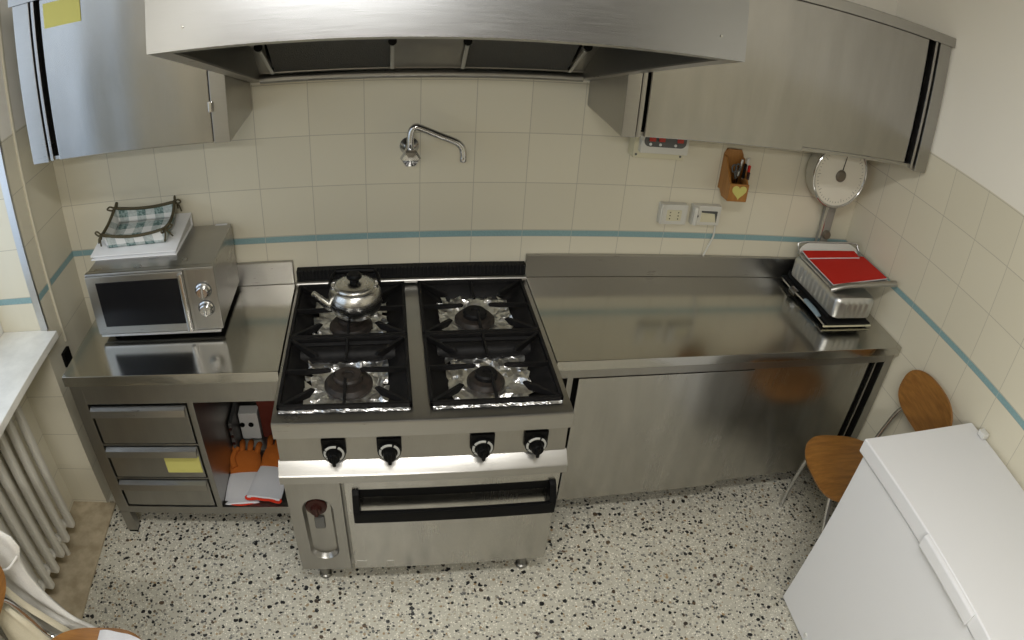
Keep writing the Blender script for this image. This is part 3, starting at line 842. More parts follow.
# ------------------------------------------------------------------ faucet
def faucet():
    t = thing('wall_tap', 'chrome wall mounted tap with a long swivel spout above the range', 'tap', (-.04, 0, 1.39))
    x, z = -.040, 1.395
    b = MB().lathe([(0, 0), (.034, 0), (.035, .007), (.024, .018), (.017, .024), (.017, .085), (.021, .09), (.021, .118), (0, .118)], (x, 0, z), 24, FRONT)
    b.lathe([(0, -.004), (.013, -.004), (.014, .006), (.013, .020), (.010, .03), (0, .03)], (x, -.1, z), 20)
    build('body', b, 'chrome', t)
    sp = catmull([(x, -.1, z+.02), (x+.001, -.1, z+.06), (x+.006, -.1, z+.088), (x+.020, -.1, z+.100), (x+.040, -.1, z+.094), (.06, -.1, 1.463), (.105, -.1, 1.445), (.128, -.1, 1.432), (.141, -.1, 1.415), (.146, -.1, 1.392), (.1465, -.1, 1.378)], 6)
    s = build('spout', MB().tube(sp, .0125, 14), 'chrome', t)
    build('nozzle', MB().lathe([(0, 0), (.011, 0), (.0125, .004), (.0125, .018), (.010, .022), (0, .022)], (.1465, -.1, 1.364), 20), 'chrome', s)
    P = [(0, 0), (.020, 0), (.021, .01), (.034, .016), (.036, .032), (.030, .042), (.013, .046), (0, .046)]
    build('handle', MB().lathe(P, (x, -.112, z+.002), 6, RX(PI/2+.12)), 'chrome', t)
faucet()

# ------------------------------------------------------------------ electrics on the back wall
def electrics():
    s = thing('wall_socket', 'wall socket box with cream insert, left of the two above the worktop', 'socket', (1.015, 0, 1.14))
    build('housing', MB().box(.956, 1.076, -.034, 0, 1.095, 1.183, .004).box(.962, .967, -.038, -.03, 1.10, 1.178, .001), 'grey_plastic', s)
    b = MB().box(.983, 1.049, -.0365, -.03, 1.112, 1.160, .002)
    ins = build('insert', b, 'cream_plastic', s)
    for cxx in (.998, 1.034):
        for dz in (-.014, 0, .014):
            build('pin_hole', MB().lathe([(0, .001), (.0026, .001), (.0026, 0), (0, 0)], (cxx, -.0362, 1.136+dz), 10, FRONT), 'black_plastic', ins)
    s = thing('wall_socket', 'wall socket box with a thin cable hanging below, right of the two', 'socket', (1.165, 0, 1.14))
    build('housing', MB().box(1.101, 1.234, -.030, 0, 1.095, 1.183, .004).prism([(1.101, -.030), (1.128, -.030), (1.116, -.048), (1.103, -.044)], 2, 1.10, 1.18), 'grey_plastic', s)
    ins = build('insert', MB().box(1.142, 1.216, -.0325, -.026, 1.110, 1.160, .002), 'cream_plastic', s)
    build('shutter', MB().prism([(1.142, 1.160), (1.216, 1.160), (1.216, 1.110), (1.204, 1.150), (1.142, 1.154)], 1, -.0345, -.030), 'dark_grey_plastic', ins)
    build('switch', MB().lathe([(0, .005), (.006, .004), (.007, 0), (0, 0)], (1.120, -.038, 1.14), 12, FRONT), 'dark_grey_plastic', s)
    build('cable', MB().tube(catmull([(1.232, -.008, 1.096), (1.234, -.008, 1.06), (1.234, -.008, 1.035), (1.224, -.010, 1.005), (1.205, -.014, .955), (1.200, -.020, .9435)], 6), .0042, 8), 'grey_plastic', s)
    c = thing('switch_box', 'light grey switch box with red lit buttons half hidden below the cabinet', 'switch', (.895, 0, 1.38))
    b = MB().box(.788, 1.000, -.062, -.003, 1.383, 1.585, .003)
    build('backplate', b, 'cream_plastic', c)
    fr = MB().box(.806, 1.002, -.088, -.060, 1.412, 1.580, .003)
    f = build('housing', fr, 'grey_plastic', c)
    pts = []
    for cx_, cz_, a0 in ((.985, 1.560, 0), (.838, 1.560, 90), (.838, 1.462, 180), (.968, 1.462, 270)):
        rr = .006 if a0 < 180 else .022
        for q in range(5): a = math.radians(a0+22.5*q); pts.append((cx_+rr*math.cos(a), cz_+rr*math.sin(a)))
    build('button_panel', MB().prism(pts, 1, -.0905, -.087), 'dark_grey_plastic', f)
    for x, mm in ((.847, 'switch_red'), (.886, 'switch_red'), (.962, 'switch_red')):
        build('button', MB().box(x-.013, x+.013, -.097, -.090, 1.462, 1.500, .003), mm, f)
    for x in (.842, .882, .945):
        build('indicator', MB().lathe([(0, .004), (.005, .003), (.006, 0), (0, 0)], (x, -.0905, 1.450), 10, FRONT), 'white_plastic', f)
    for x in (.800, .985):
        build('screw', MB().lathe([(0, .002), (.005, .001), (.005, 0), (0, 0)], (x, -.062, 1.398), 10, FRONT), 'dark_grey_plastic', c)
electrics()

# ------------------------------------------------------------------ wooden holder with tools
def holder():
    xa, xb, zb = 1.208, 1.298, 1.238; yd = -.095
    xw0, xw1 = xa+.012, xb-.0
    t = thing('wooden_holder', 'varnished wooden wall holder with a yellow heart, filled with tools', 'holder', (1.253, 0, zb))
    pr_ = [(-.004, zb+.035), (-.004, 1.428), (-.020, 1.432), (yd, 1.312), (yd, zb), (-.05, zb)]
    b = MB()
    b.prism([(xa, zb+.02), (xa, 1.41), (xa+.012, 1.432), (xb-.012, 1.432), (xb, 1.41), (xb, zb+.02)], 1, -.012, 0, .002)
    build('back_board', b, 'wood_box', t)
    side = [(-.010, zb+.030), (-.010, 1.405), (-.026, 1.400), (yd, 1.312), (yd, zb), (-.045, zb)]
    for x in (xa, xb-.009): build('side_panel', MB().prism(side, 0, x, x+.009, .001), 'wood_box', t)
    build('front_panel', MB().box(xa, xb, yd-.008, yd+.002, zb, 1.314, .002), 'wood_box', t)
    build('bottom_board', MB().prism([(-.012, zb+.03), (-.045, zb), (yd, zb), (yd, zb+.008), (-.045, zb+.010), (-.012, zb+.040)], 0, xa+.009, xb-.009), 'wood_box', t)
    hp = []
    for k in range(40):
        a = 2*PI*k/40
        hx = 16*math.sin(a)**3; hz = 13*math.cos(a)-5*math.cos(2*a)-2*math.cos(3*a)-math.cos(4*a)
        hp.append((1.255+hx*.0021, 1.282+hz*.0021))
    o = build('paper_heart', MB().prism(hp, 1, yd-.0095, yd-.0078), 'yellow', origin=(1.255, yd-.009, 1.282))
    tag(o, 'yellow paper heart stuck on the front of the wooden wall holder', 'note')
    # tools
    g = 'tools in the wooden holder'
    def tool(name, lab, cat, x, y, lean, top, m1, m2, kind):
        t = thing(name, lab, cat, (x, y, 1.262), g)
        t.rotation_euler[1] = lean
        if kind == 'scissors':
            b = MB()
            for s in (-1, 1):
                b.tube([(x+s*.010+.010*math.cos(a), y+s*.003, top-.02+.016*math.sin(a)) for a in [2*PI*k/16 for k in range(16)]], .0035, 8, closed=True)
                b.tube([(x+s*.006, y+s*.002, top-.035), (x, y+s*.002, top-.065)], .004, 8)
            build('handle', b, m1, t)
            build('blade', MB().box(x-.006, x+.006, y-.002, y+.002, 1.262, top-.06, .0008), m2, t)
        else:
            build('handle', MB().tube([(x, y, 1.33), (x, y, 1.36), (x, y, top-.004), (x, y, top)], lambda q: .0062 if q < .95 else .004, 10), m1, t)
            build('blade', MB().box(x-.005, x+.005, y-.001, y+.001, 1.262, 1.335, .0004), m2, t)
    tool('scissors', 'dark grey scissors standing leftmost in the wooden holder', 'scissors', 1.256, -.058, -.10, 1.388, 'dark_grey_plastic', 'chrome', 'scissors')
    tool('knife', 'bright steel handled knife behind the scissors in wooden holder', 'knife', 1.262, -.042, .12, 1.402, 'alu', 'chrome', 'k')
    tool('knife', 'black handled knife in the middle of the wooden holder', 'knife', 1.280, -.066, .02, 1.392, 'black_plastic', 'chrome', 'k')
    tool('knife', 'slim grey handled knife right of the black one in the holder', 'knife', 1.290, -.046, .10, 1.412, 'grey_plastic', 'chrome', 'k')
    tool('knife', 'red handled knife at the right side of the wooden holder', 'knife', 1.304, -.060, .02, 1.384, 'red', 'chrome', 'k')
    tool('knife', 'dark red handled knife at the front of the wooden holder', 'knife', 1.296, -.080, .0, 1.350, 'red_brown', 'chrome', 'k')
holder()

# ------------------------------------------------------------------ weighing scale
def scale():
    zc = .845
    s = thing('weighing_scale', 'mechanical kitchen scale with a big round dial and ribbed metal body', 'scale', (1.75, -.24, zc))
    b = MB()
    b.box(1.632, 1.885, -.440, -.03, zc+.012, .866, .004)
    b.box(1.650, 1.862, -.405, -.045, .866, .905, .01)
    b2 = b
    for x, y in ((1.65, -.42), (1.865, -.42), (1.65, -.05), (1.865, -.05)):
        b2.lathe([(0, 0), (.012, 0), (.012, .014), (0, .014)], (x, y, zc), 12)
    base = build('base', b2, 'black_matte', s)
    build('base_edge', MB().box(1.612, 1.888, -.446, -.439, .852, .857, .001), 'cream_plastic', base)
    # beam, slider and lever on the near side
    build('beam', MB().tube([(1.612, -.07, .868), (1.606, -.16, .868), (1.618, -.30, .866), (1.616, -.44, .860)], .004, 8), 'chrome', s)
    sl = MB()
    for k in range(5): sl.lathe([(0, 0), (.016, 0), (.018, .004), (.016, .009), (0, .009)], (1.602, -.170-.0095*k, .872), 14, FRONT)
    build('sliding_weight', sl, 'chrome', s)
    build('lever', MB().tube(catmull([(1.622, -.262, .874), (1.620, -.30, .874), (1.620, -.35, .872), (1.622, -.385, .868)], 5), lambda t: .011+.004*math.sin(PI*t), 12, flat=.5), 'blue_grey', s)
    # ribbed body
    x0, x1, y0, y1, z0, z1 = 1.640, 1.866, -.452, -.062, .893, .990
    def ring(z, ins, rib):
        P = []; rad = .035; a_, b_, c_, d_ = x0+ins, x1-ins, y0+ins, y1-ins
        L = []
        for (cx_, cy_, a0) in ((b_-rad, d_-rad, 0), (a_+rad, d_-rad, 90), (a_+rad, c_+rad, 180), (b_-rad, c_+rad, 270)):
            for k in range(7):
                a = math.radians(a0+15*k); L.append(V((cx_+rad*math.cos(a), cy_+rad*math.sin(a), z)))
        out = []
        n = len(L)
        for i in range(n):
            p, q = L[i], L[(i+1) % n]; m = 1 if i % 7 != 6 else (60 if abs(q.y-p.y) > abs(q.x-p.x) else 28)
            for j in range(m):
                w = p.lerp(q, j/m)
                if m > 3:
                    d = (q-p).normalized(); nrm = V((d.y, -d.x, 0)); ph = j/m*(10 if m == 60 else 5)
                    w = w+nrm*rib*(.5-.5*math.cos(2*PI*ph))
                out.append(w)
        return out
    r0 = [ring(z0, .010, 0), ring(z0+.006, .002, .001), ring(z0+.014, 0, .005), ring(z1-.026, 0, .005), ring(z1-.016, .001, .002), ring(z1-.006, .005, 0), ring(z1, .012, 0)]
    build('ribbed_body', MB().loft(r0), 'alu', s)
    # weighing pan with rolled rim, tilted up to the right
    A, Bq, Cq, D = V((1.652, -.068, 1.003)), V((1.945, -.150, 1.052)), V((1.950, -.398, 1.050)), V((1.640, -.386, 1.003))
    def pp(u, v): return A.lerp(Bq, u).lerp(D.lerp(Cq, u), v)
    b = MB()
    b.grid(lambda u, v: pp(u, v)-V((0, 0, .006*math.sin(PI*u)*math.sin(PI*v))), 10, 10, thick=.003)
    build('pan', b, 'alu', s)
    rim = [pp(.0, .93), pp(0, .5), pp(0, .12), pp(.015, .03)+V((0, .014, .022)), pp(.06, .02)+V((0, .022, .040)), pp(.5, .02)+V((0, .022, .042)), pp(.94, .02)+V((0, .022, .040)), pp(.985, .03)+V((0, .014, .022)), pp(1, .14), pp(1, .6), pp(1, .95)]
    build('pan_rim', MB().tube(catmull(rim, 5), .0042, 8), 'alu', s)
    def bk(u, v):
        p = pp(u, .02+.0*v); e = 1-abs(2*u-1)**6
        return p+V((0, .022*v*e, .042*v*e))
    build('pan_back', MB().grid(bk, 24, 3, thick=.002), 'alu', s)
    # handle bar across the front
    bar = catmull([(1.632, -.392, 1.002), (1.658, -.402, 1.016), (1.70, -.410, 1.030), (1.80, -.420, 1.042), (1.90, -.430, 1.053), (1.958, -.436, 1.060)], 6)
    build('pan_handle', MB().tube(bar, lambda t: .015 if t < .88 else .018, 14, flat=.75), 'steel_grey', s)
    # column + dial
    cx = 1.800; cy = -.085
    b = MB().prism([(cx-.026, -.018), (cx+.026, -.018), (cx+.026, -.046), (cx+.020, -.054), (cx-.020, -.054), (cx-.026, -.046)], 2, .866, 1.275, .002)
    col = build('column', b, 'column_grey', s)
    build('column_edge', MB().box(cx-.029, cx-.024, -.056, -.040, .90, 1.272, .001), 'chrome', col)
    build('column_knob', MB().lathe([(0, .018), (.018, .016), (.022, .008), (.022, 0), (0, 0)], (cx+.0, -.054, 1.092), 22, FRONT), 'hub_brown', col)
    dz, dx, dy = 1.394, 1.757, -.100; rr = .148
    d = build('dial_drum', MB().lathe([(0, -.075), (rr*.92, -.075), (rr*.98, -.066), (rr, -.05), (rr, .0), (0, 0)], (dx, dy, dz), 56, FRONT), 'drum_cream', s)
    build('bezel', MB().tube([(dx+(rr-.002)*math.cos(a), dy-.002, dz+(rr-.002)*math.sin(a)) for a in [2*PI*k/64 for k in range(64)]], .0065, 10, closed=True), 'chrome', d)
    build('dial_face', MB().lathe([(0, .0015), (rr-.006, .0015), (rr-.006, 0), (0, 0)], (dx, dy, dz), 56, FRONT), 'dial_face', d)
    mk = MB()
    for k in range(50):
        a = 2*PI*k/50+PI/2; L = .016 if k % 5 == 0 else .007
        mk.box(-.0008, .0008, -.0008, 0, rr-.020-L, rr-.020, mtx=T(dx, dy-.0016, dz) @ RY(a))
    build('scale_marks', mk, 'dark_grey_plastic', d)
    build('pointer', MB().prism([(-.0025, .0), (.0025, 0), (.0008, .115), (-.0008, .115)], 1, -.004, -.002, mtx=T(dx, dy, dz) @ RY(math.radians(7))), 'black_plastic', d)
    build('hub', MB().lathe([(0, .012), (.020, .011), (.027, .006), (.028, 0), (0, 0)], (dx, dy-.001, dz), 28, FRONT), 'hub_brown', d)
    # two red booklets lying in the pan
    def slab(name, lab, u0, u1, v0, v1, lift, tilt):
        t = thing(name, lab, 'booklet', pp((u0+u1)/2, (v0+v1)/2)+V((0, 0, lift)), 'red booklets in the scale pan')
        c = [pp(u0, v0), pp(u1, v0), pp(u1, v1), pp(u0, v1)]
        def up(p, h): return p+V((0, 0, h))
        b = MB(); hts = [lift+tilt, lift+tilt, lift, lift]
        b.loft([[up(p, h+.0035) for p, h in zip(c, hts)], [up(p, h+.0062) for p, h in zip(c, hts)]])
        build('cover', b, 'red', t)
        e = .006; c2 = [pp(u0-e, v0), pp(u1+e, v0), pp(u1+e, v1+e*1.6), pp(u0-e, v1+e*1.6)]
        b = MB().loft([[up(p, h) for p, h in zip(c2, hts)], [up(p, h+.0035) for p, h in zip(c2, hts)]])
        build('pages', b, 'paper_edge', t)
    slab('booklet', 'large red booklet lying flat in the pan of the weighing scale', .05, .98, .20, .95, .004, .0)
    slab('booklet', 'narrow red booklet lying on the larger one at the back of the scale pan', .02, .86, .10, .27, .012, .006)
scale()

# ------------------------------------------------------------------ microwave and what lies on it
def microwave():
    zb, zt = .866, 1.122; yf, yb = -.372, -.022; x0, x1 = -1.215, -.718
    m = thing('microwave', 'silver microwave oven with two round dials on the left worktop', 'microwave', ((x0+x1)/2, -.18, .845))
    b = MB().box(x0+.006, x1-.004, yf+.02, yb, zb, zt, .006)
    build('housing', b, 'steel', m)
    fr = MB().box(x0, x1, yf, yf+.024, zb+.006, zt, .005)
    f = build('front_panel', fr, 'steel', m)
    build('control_strip', MB().box(-.818, x1+.001, yf-.003, yf+.004, zb+.012, zt-.004, .002), 'steel_dull_shaded', m)
    d = build('door', MB().box(x0+.004, -.828, yf-.010, yf+.002, zb+.010, zt-.006, .004), 'steel', m)
    build('window', MB().box(-1.172, -.850, yf-.0115, yf-.008, .908, 1.090, .001), 'glass_black', d)
    build('door_handle', MB().box(-.846, -.830, yf-.022, yf-.008, .876, 1.108, .003), 'chrome', d)
    for z in (1.034, .963):
        k = build('dial', MB().lathe([(0, 0), (.028, 0), (.0285, .004), (.024, .007), (.022, .020), (.019, .023), (0, .023)], (-.766, yf-.003, z), 30, FRONT).box(-.770, -.762, yf-.032, yf-.02, z-.02, z+.02, .002), 'chrome', m)
        build('dial_ring', MB().lathe([(0, 0), (.031, 0), (.031, .003), (.027, .0045), (0, .0045)], (-.766, yf-.003, z), 30, FRONT), 'dark_grey_plastic', k)
    build('trim_strip', MB().box(x0+.012, x1-.008, yf-.012, yf+.004, zb+.0, zb+.010, .002), 'alu', m)
    build('rating_label', MB().box(-.785, -.738, -.034, -.020, zt-.001, zt+.0008), 'paper', m)
    for x, y in ((x0+.05, -.32), (x1-.05, -.32), (x0+.05, -.06), (x1-.05, -.06)):
        build('foot', MB().lathe([(0, 0), (.014, 0), (.014, .026), (0, .026)], (x, y, .845), 14), 'black_plastic', m)
    # binder
    t = thing('ring_binder', 'white ring binder lying flat on top of the microwave', 'binder', (-1.05, -.15, zt))
    prof = [(-.262, zt+.001), (-.020, zt+.001), (-.015, zt+.006), (-.015, zt+.050), (-.022, zt+.054), (-.262, zt+.020)]
    b = MB().prism([(-.258, zt+.004), (-.020, zt+.004), (-.020, zt+.048), (-.258, zt+.014)], 0, -1.214, -.886)
    build('pages', b, 'paper_edge', t)
    b = MB().prism([(-.266, zt+.014), (-.022, zt+.048), (-.020, zt+.053), (-.266, zt+.018)], 0, -1.226, -.879).prism([(-.266, zt+.0005), (-.018, zt+.0005), (-.018, zt+.004), (-.266, zt+.004)], 0, -1.226, -.879).prism([(-.022, zt+.004), (-.016, zt+.002), (-.016, zt+.054), (-.022, zt+.050)], 0, -1.226, -.879)
    build('cover', b, 'paper', t)
    # bread basket
    ang = math.atan2(.034, .244); ox, oy, oz = -1.052, -.132, zt+.018+.034*(.266-.135)/.244+.0012
    k = thing('fabric_basket', 'small checked fabric basket with dark ties on the white binder', 'basket', (ox, oy, oz))
    hx, hy = .116, .086; fl = .008; H = .062
    def corner_sheet(u, v):
        # closed strip round the four walls: u round, v up
        a = u*4; side = int(min(3, a)); f = a-side
        c = [(-1, -1), (1, -1), (1, 1), (-1, 1)]; p, q = c[side], c[(side+1) % 4]
        x, y = p[0]+(q[0]-p[0])*f, p[1]+(q[1]-p[1])*f
        e = v; sag = 1-.24*math.sin(PI*f)
        bul = 1+.05*math.sin(PI*f)*v
        return (ox+x*(hx+fl*e)*bul, oy+y*(hy+fl*e)*bul, oz+.002+H*v*sag)
    def uvw(u, v):
        a = u*4; side = int(min(3, a)); f = a-side; L = (2*hx, 2*hy, 2*hx, 2*hy)
        return (sum(L[:side])+f*L[side], v*.06)
    b = MB()
    b.grid(corner_sheet, 64, 6, uvs=uvw)
    b.grid(lambda u, v: (ox+(2*u-1)*hx, oy+(2*v-1)*hy, oz+.002+.003*math.sin(7*u)*math.sin(6*v)), 8, 8, uvs=lambda u, v: (u*2*hx, v*2*hy))
    sh = build('basket_body', b, 'plaid', k)
    sm = sh.modifiers.new('thick', 'SOLIDIFY'); sm.thickness = .003; sm.offset = 0
    build('rim_binding', MB().tube([corner_sheet(q/64, 1) for q in range(64)], .0062, 8, closed=True), 'olive_tape', k)
    for q in range(4):
        c = V(corner_sheet(q/4+.0001, 1)); dr = V((c.x-ox, c.y-oy, 0)).normalized(); sd = V((-dr.y, dr.x, 0))
        b = MB()
        for s in (-1, 1):
            lp = catmull([c, c+dr*.010+sd*s*.016+V((0, 0, .012)), c+dr*.016+sd*s*.026+V((0, 0, .004)), c+dr*.008+sd*s*.012-V((0, 0, .006)), c], 5)
            b.tube(lp, .0036, 7)
            b.tube(catmull([c, c+dr*.012+sd*s*.008-V((0, 0, .014)), c+dr*.016+sd*s*(.014+.006*q % .01)-V((0, 0, .034+.004*q))], 5), .0032, 7)
        b.lathe([(0, -.008), (.006, -.005), (.008, 0), (.006, .005), (0, .008)], c, 10)
        build('tie_bow', b, 'olive_tape', k)
    k.rotation_euler = (ang, 0, math.radians(3))
microwave()

# ------------------------------------------------------------------ chairs
def superell(hx, hy, n, p=3.2):
    P = []
    for k in range(n):
        a = 2*PI*k/n; c, s = math.cos(a), math.sin(a)
        P.append((math.copysign(abs(c)**(2/p), c)*hx, math.copysign(abs(s)**(2/p), s)*hy))
    return P
def make_chair(label):
    """built facing local +X, seat centre over the root"""
    t = thing('chair', label, 'chair', (0, 0, 0), 'plywood chairs with chrome legs')
    def sheet(outline, fn, th):
        b = bmesh.new(); n = len(outline); K = 7; rows = []
        for k in range(1, K+1):
            rows.append([b.verts.new(V(fn(x*k/K, y*k/K))) for x, y in outline])
        c = b.verts.new(V(fn(0, 0)))
        for i in range(n): b.faces.new((c, rows[0][i], rows[0][(i+1) % n]))
        for A, Bq in zip(rows, rows[1:]):
            for i in range(n): b.faces.new((A[i], Bq[i], Bq[(i+1) % n], A[(i+1) % n]))
        bmesh.ops.recalc_face_normals(b, faces=b.faces); bmesh.ops.solidify(b, geom=list(b.faces), thickness=th)
        m = MB(); m.add(b); return m
    def seat(x, y):
        return (x, y*(1+.10*x/.2), .452+.012*(abs(y)/.19)**2-.020*max(0, (x-.08)/.12)**2+.01*max(0, (-x-.12)/.08))
    build('seat', sheet(superell(.190, .190, 48, 3.0), seat, .011), 'chair_wood', t)
    def back(u, v):
        y = u; z = v
        return (-.226-.14*v-.030*(1-(y/.2)**2)-.01, y, .765+z)
    build('backrest', sheet(superell(.190, .108, 48, 2.7), back, .010), 'chair_wood_back', t)
    r = .0105
    for s in (-1, 1):
        build('leg', MB().tube(catmull([(.05, s*.07, .432), (.115, s*.105, .431), (.140, s*.125, .405), (.105, s*.198, .15), (.088, s*.220, .001)], 6), r, 12), 'chrome', t)
        build('leg', MB().tube(catmull([(-.08, s*.10, .434), (-.150, s*.125, .432), (-.170, s*.140, .402), (-.195, s*.180, .15), (-.206, s*.200, .001)], 6), r, 12), 'chrome', t)
        build('back_upright', MB().tube(catmull([(.02, s*.128, .434), (-.12, s*.150, .432), (-.190, s*.152, .448), (-.218, s*.150, .54), (-.240, s*.138, .64), (-.262, s*.112, .69), (-.270, s*.090, .715)], 6), r, 12), 'chrome', t)
    return t
ch = make_chair('plywood chair with chrome legs between the steel cabinet and the freezer')
ch.location = (1.672, -.876, 0); ch.rotation_euler[2] = PI-math.radians(7)
ch2 = dup(ch, (-1.055, -1.545, 0), 'plywood chair with a white bag hanging on its back, beside the radiator', rotz=0.0)

def bag_and_cloth():
    t = thing('canvas_bag', 'white canvas bag hanging from the chair back beside the radiator', 'bag', (-1.33, -1.3, .6))
    # outline right edge per height (x), bag hangs in a plane about y=-1.29
    lev = [(.86, -1.34, .006), (.845, -1.285, .008), (.80, -1.238, .012), (.75, -1.228, .014), (.69, -1.258, .016), (.62, -1.268, .016), (.55, -1.262, .018), (.50, -1.252, .018), (.44, -1.226, .018), (.39, -1.196, .018), (.35, -1.150, .018), (.31, -1.120, .016), (.27, -1.120, .014), (.24, -1.15, .010)]
    rings = []
    for z, xr, th in lev:
        xl = -1.445; R = []; n = 28
        for k in range(n):
            a = 2*PI*k/n; cx_ = (xl+xr)/2; hw = (xr-xl)/2
            c, s = math.cos(a), math.sin(a)
            fold = .006*math.sin(a*5+z*22)+.004*math.sin(a*9-z*40)
            R.append((cx_+math.copysign(abs(c)**.8, c)*hw, -1.292+math.copysign(abs(s)**.8, s)*(th+fold)+.02*(.86-z), z+.012*math.cos(a*2+z*9)))
        rings.append(R)
    build('bag_body', MB().loft(rings), 'bag_white', t, ang=70)
    build('top_seam', MB().tube(catmull([(-1.43, -1.335, .72), (-1.36, -1.340, .70), (-1.29, -1.335, .705), (-1.245, -1.305, .735)], 6), .004, 8), 'bag_white', t)
    build('strap', MB().tube(catmull([(-1.41, -1.352, .80), (-1.35, -1.362, .69), (-1.29, -1.368, .58), (-1.235, -1.362, .49), (-1.19, -1.355, .41)], 6), .012, 8, flat=.3), 'bag_cream', t)
    t2 = thing('cream_cloth', 'cream cloth bundle hanging below the chair back behind the chrome tube', 'cloth', (-1.33, -1.42, .4))
    rings = []
    for z, xa, xb, th in ((.60, -1.40, -1.31, .015), (.52, -1.41, -1.27, .03), (.44, -1.42, -1.245, .04), (.36, -1.43, -1.20, .045), (.28, -1.42, -1.18, .045), (.22, -1.40, -1.22, .03)):
        R = []
        for k in range(24):
            a = 2*PI*k/24; R.append(((xa+xb)/2+math.cos(a)*(xb-xa)/2, -1.405+math.sin(a)*(th+.010*math.sin(a*4+z*17)), z))
        rings.append(R)
    build('folds', MB().loft(rings), 'bag_cream', t2, ang=70)
    # folded white cloth on the seat front
    b = MB(); c = V((-.955, -1.375, 0)); ys = [-1.355, -1.46, -1.56]
    def fn(u, v):
        x = -1.040+.135*u-.012*v*u; y = -1.374-.20*v-.016*u*u
        return (x, y, .470+.006*math.sin(PI*min(1, u*4)/2)-.016*max(0, u-.7)*3+.002*math.sin(u*9+v*5))
    b.grid(fn, 20, 14, thick=-.010)
    o = build('folded_cloth', b, 'white_knit', origin=(-.96, -1.45, .47))
    tag(o, 'folded white cloth on the front of the chair seat beside the radiator', 'cloth')
bag_and_cloth()

# ------------------------------------------------------------------ freezer
def freezer():
    x0, x1, y1, y0 = 1.382, 1.962, -1.137, -2.10
    f = thing('chest_freezer', 'white chest freezer standing against the right wall', 'freezer', ((x0+x1)/2, -1.6, 0))
    build('body', MB().box(x0, x1, y0, y1, .012, .806, .008), 'freezer', f)
    build('gasket', MB().box(x0+.008, x1-.008, y0+.008, y1-.008, .804, .816), 'gasket', f)
    lid = build('lid', MB().box(x0-.012, x1+.002, y0-.010, y1+.018, .814, .870, .006, 3), 'freezer', f)
    build('lid_handle', MB().prism([(x0-.010, .868), (x0-.022, .866), (x0-.027, .862), (x0-.027, .822), (x0-.022, .818), (x0-.010, .826)], 1, -1.86, -1.545, .003), 'freezer', lid)
    build('hinge', MB().box(x1-.03, x1+.006, -1.225, -1.185, .872, .896, .005), 'white_plastic', f)
    build('drain_cap', MB().lathe([(0, .006), (.010, .005), (.012, 0), (0, 0)], (x0, -1.36, .05), 14, RY(-PI/2)), 'white_plastic', f)
    for x in (x0+.05, x1-.05):
        for y in (y0+.06, y1-.06):
            build('foot', MB().lathe([(0, 0), (.02, 0), (.02, .013), (0, .013)], (x, y, 0), 12), 'black_plastic', f)
freezer()

# ------------------------------------------------------------------ radiator
def radiator():
    r = thing('radiator', 'cream column radiator in the niche below the window sill', 'radiator', (-1.555, -1.2, .1))
    n = 14; p = .0815
    for k in range(n):
        y = -.650-p*k; b = MB()
        for x in (-1.522, -1.592):
            b.box(x-.017, x+.017, y-.0165, y+.0165, .105, .770, .010)
        b.box(-1.604, -1.510, y-.0155, y+.0155, .742, .7695, .010)
        b.box(-1.604, -1.510, y-.0155, y+.0155, .1055, .135, .010)
        build('section', b, 'radiator', r)
    for z in (.755, .12):
        build('header_pipe', MB().tube([(-1.557, -.64, z), (-1.557, -.65-p*(n-1), z)], .015, 12), 'radiator', r)
    for y in (-.73, -1.55):
        build('foot', MB().tube([(-1.557, y, .115), (-1.557, y, .012)], .012, 10), 'radiator', r)
radiator()

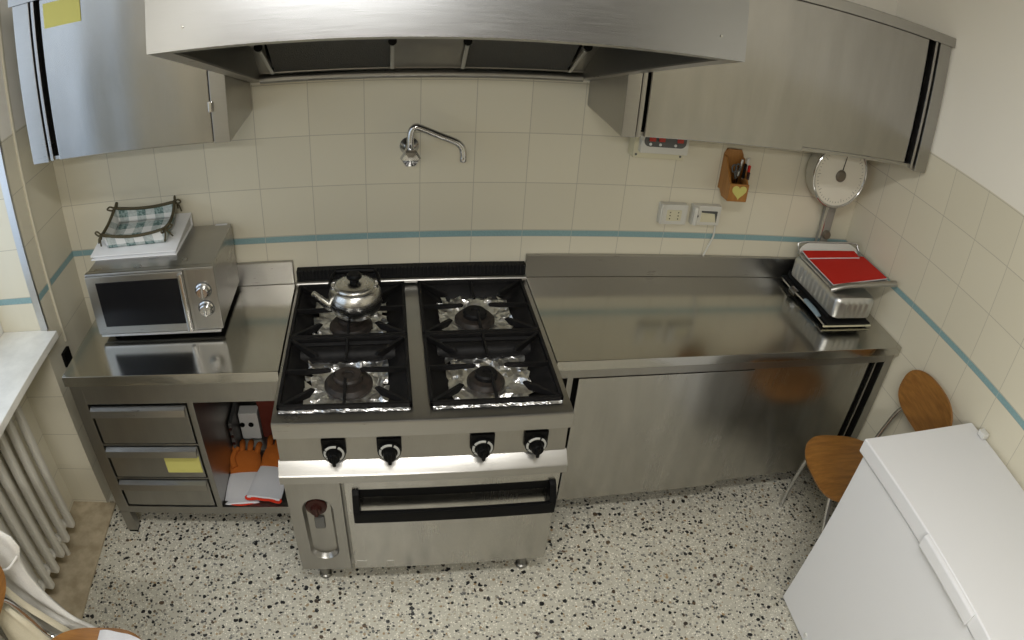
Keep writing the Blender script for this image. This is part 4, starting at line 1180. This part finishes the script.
# ------------------------------------------------------------------ lights, world, camera
def area(name, loc, sx, sy, energy, col, rot=(0, 0, 0)):
    l = bpy.data.lights.new(name, 'AREA'); l.shape = 'RECTANGLE'; l.size = sx; l.size_y = sy; l.energy = energy; l.color = col
    o = bpy.data.objects.new(name, l); COL.objects.link(o); o.location = loc; o.rotation_euler = rot
    return o
area('ceiling_lamp_near', (-.05, -2.03, ZC-.03), 1.2, .22, 50, (1., .983, .945))
area('ceiling_lamp_far', (-.45, -4.1, ZC-.03), 1.2, .22, 98, (1., .983, .945))
area('window_daylight', (XL-.30, -1.15, 1.62), 1.3, 1.3, 6, (.80, .89, 1.), (0, -PI/2+.5, 0))
w = bpy.data.worlds.new('sky'); SC.world = w; w.use_nodes = True
w.node_tree.nodes['Background'].inputs[0].default_value = (.62, .78, 1., 1); w.node_tree.nodes['Background'].inputs[1].default_value = 1.7

cd = bpy.data.cameras.new('camera'); cam = bpy.data.objects.new('camera', cd); COL.objects.link(cam)
R = ((0.9936572548352259, -0.10685415660232521, 0.035034970103149994), (-0.03314676371294668, -0.576032678075461, -0.8167543362875832), (0.10745488341011279, 0.8104125757945877, -0.5759209190724894))
mw = Matrix(((R[0][0], -R[1][0], -R[2][0], -.11803), (R[0][1], -R[1][1], -R[2][1], -2.35233), (R[0][2], -R[1][2], -R[2][2], 2.14442), (0, 0, 0, 1)))
cam.matrix_world = mw
cd.sensor_width = 36; cd.sensor_height = 22.5; cd.sensor_fit = 'HORIZONTAL'; cd.clip_start = .02
PANO = True
if PANO:
    cd.type = 'PANO'; cd.panorama_type = 'FISHEYE_LENS_POLYNOMIAL'; cd.fisheye_fov = 3.1
    s = 36/1024*0+1024/36/100
    k = (.146084110, .00237353140, -.000697952732, .0000826028920)
    cd.fisheye_polynomial_k0 = 0
    cd.fisheye_polynomial_k1 = -k[0]*s; cd.fisheye_polynomial_k2 = -k[1]*s**2; cd.fisheye_polynomial_k3 = -k[2]*s**3; cd.fisheye_polynomial_k4 = -k[3]*s**4
    cd.shift_x = (512-464.59304)/1024; cd.shift_y = (351.73725-320)/640
else:
    cd.lens = 36*600/1024; cd.shift_x = .046; cd.shift_y = .03
SC.camera = cam
SC.view_settings.view_transform = 'Standard'; SC.view_settings.look = 'None'; SC.view_settings.gamma = 1
SC.view_settings.use_curve_mapping = False
SC.view_settings.exposure = -.62
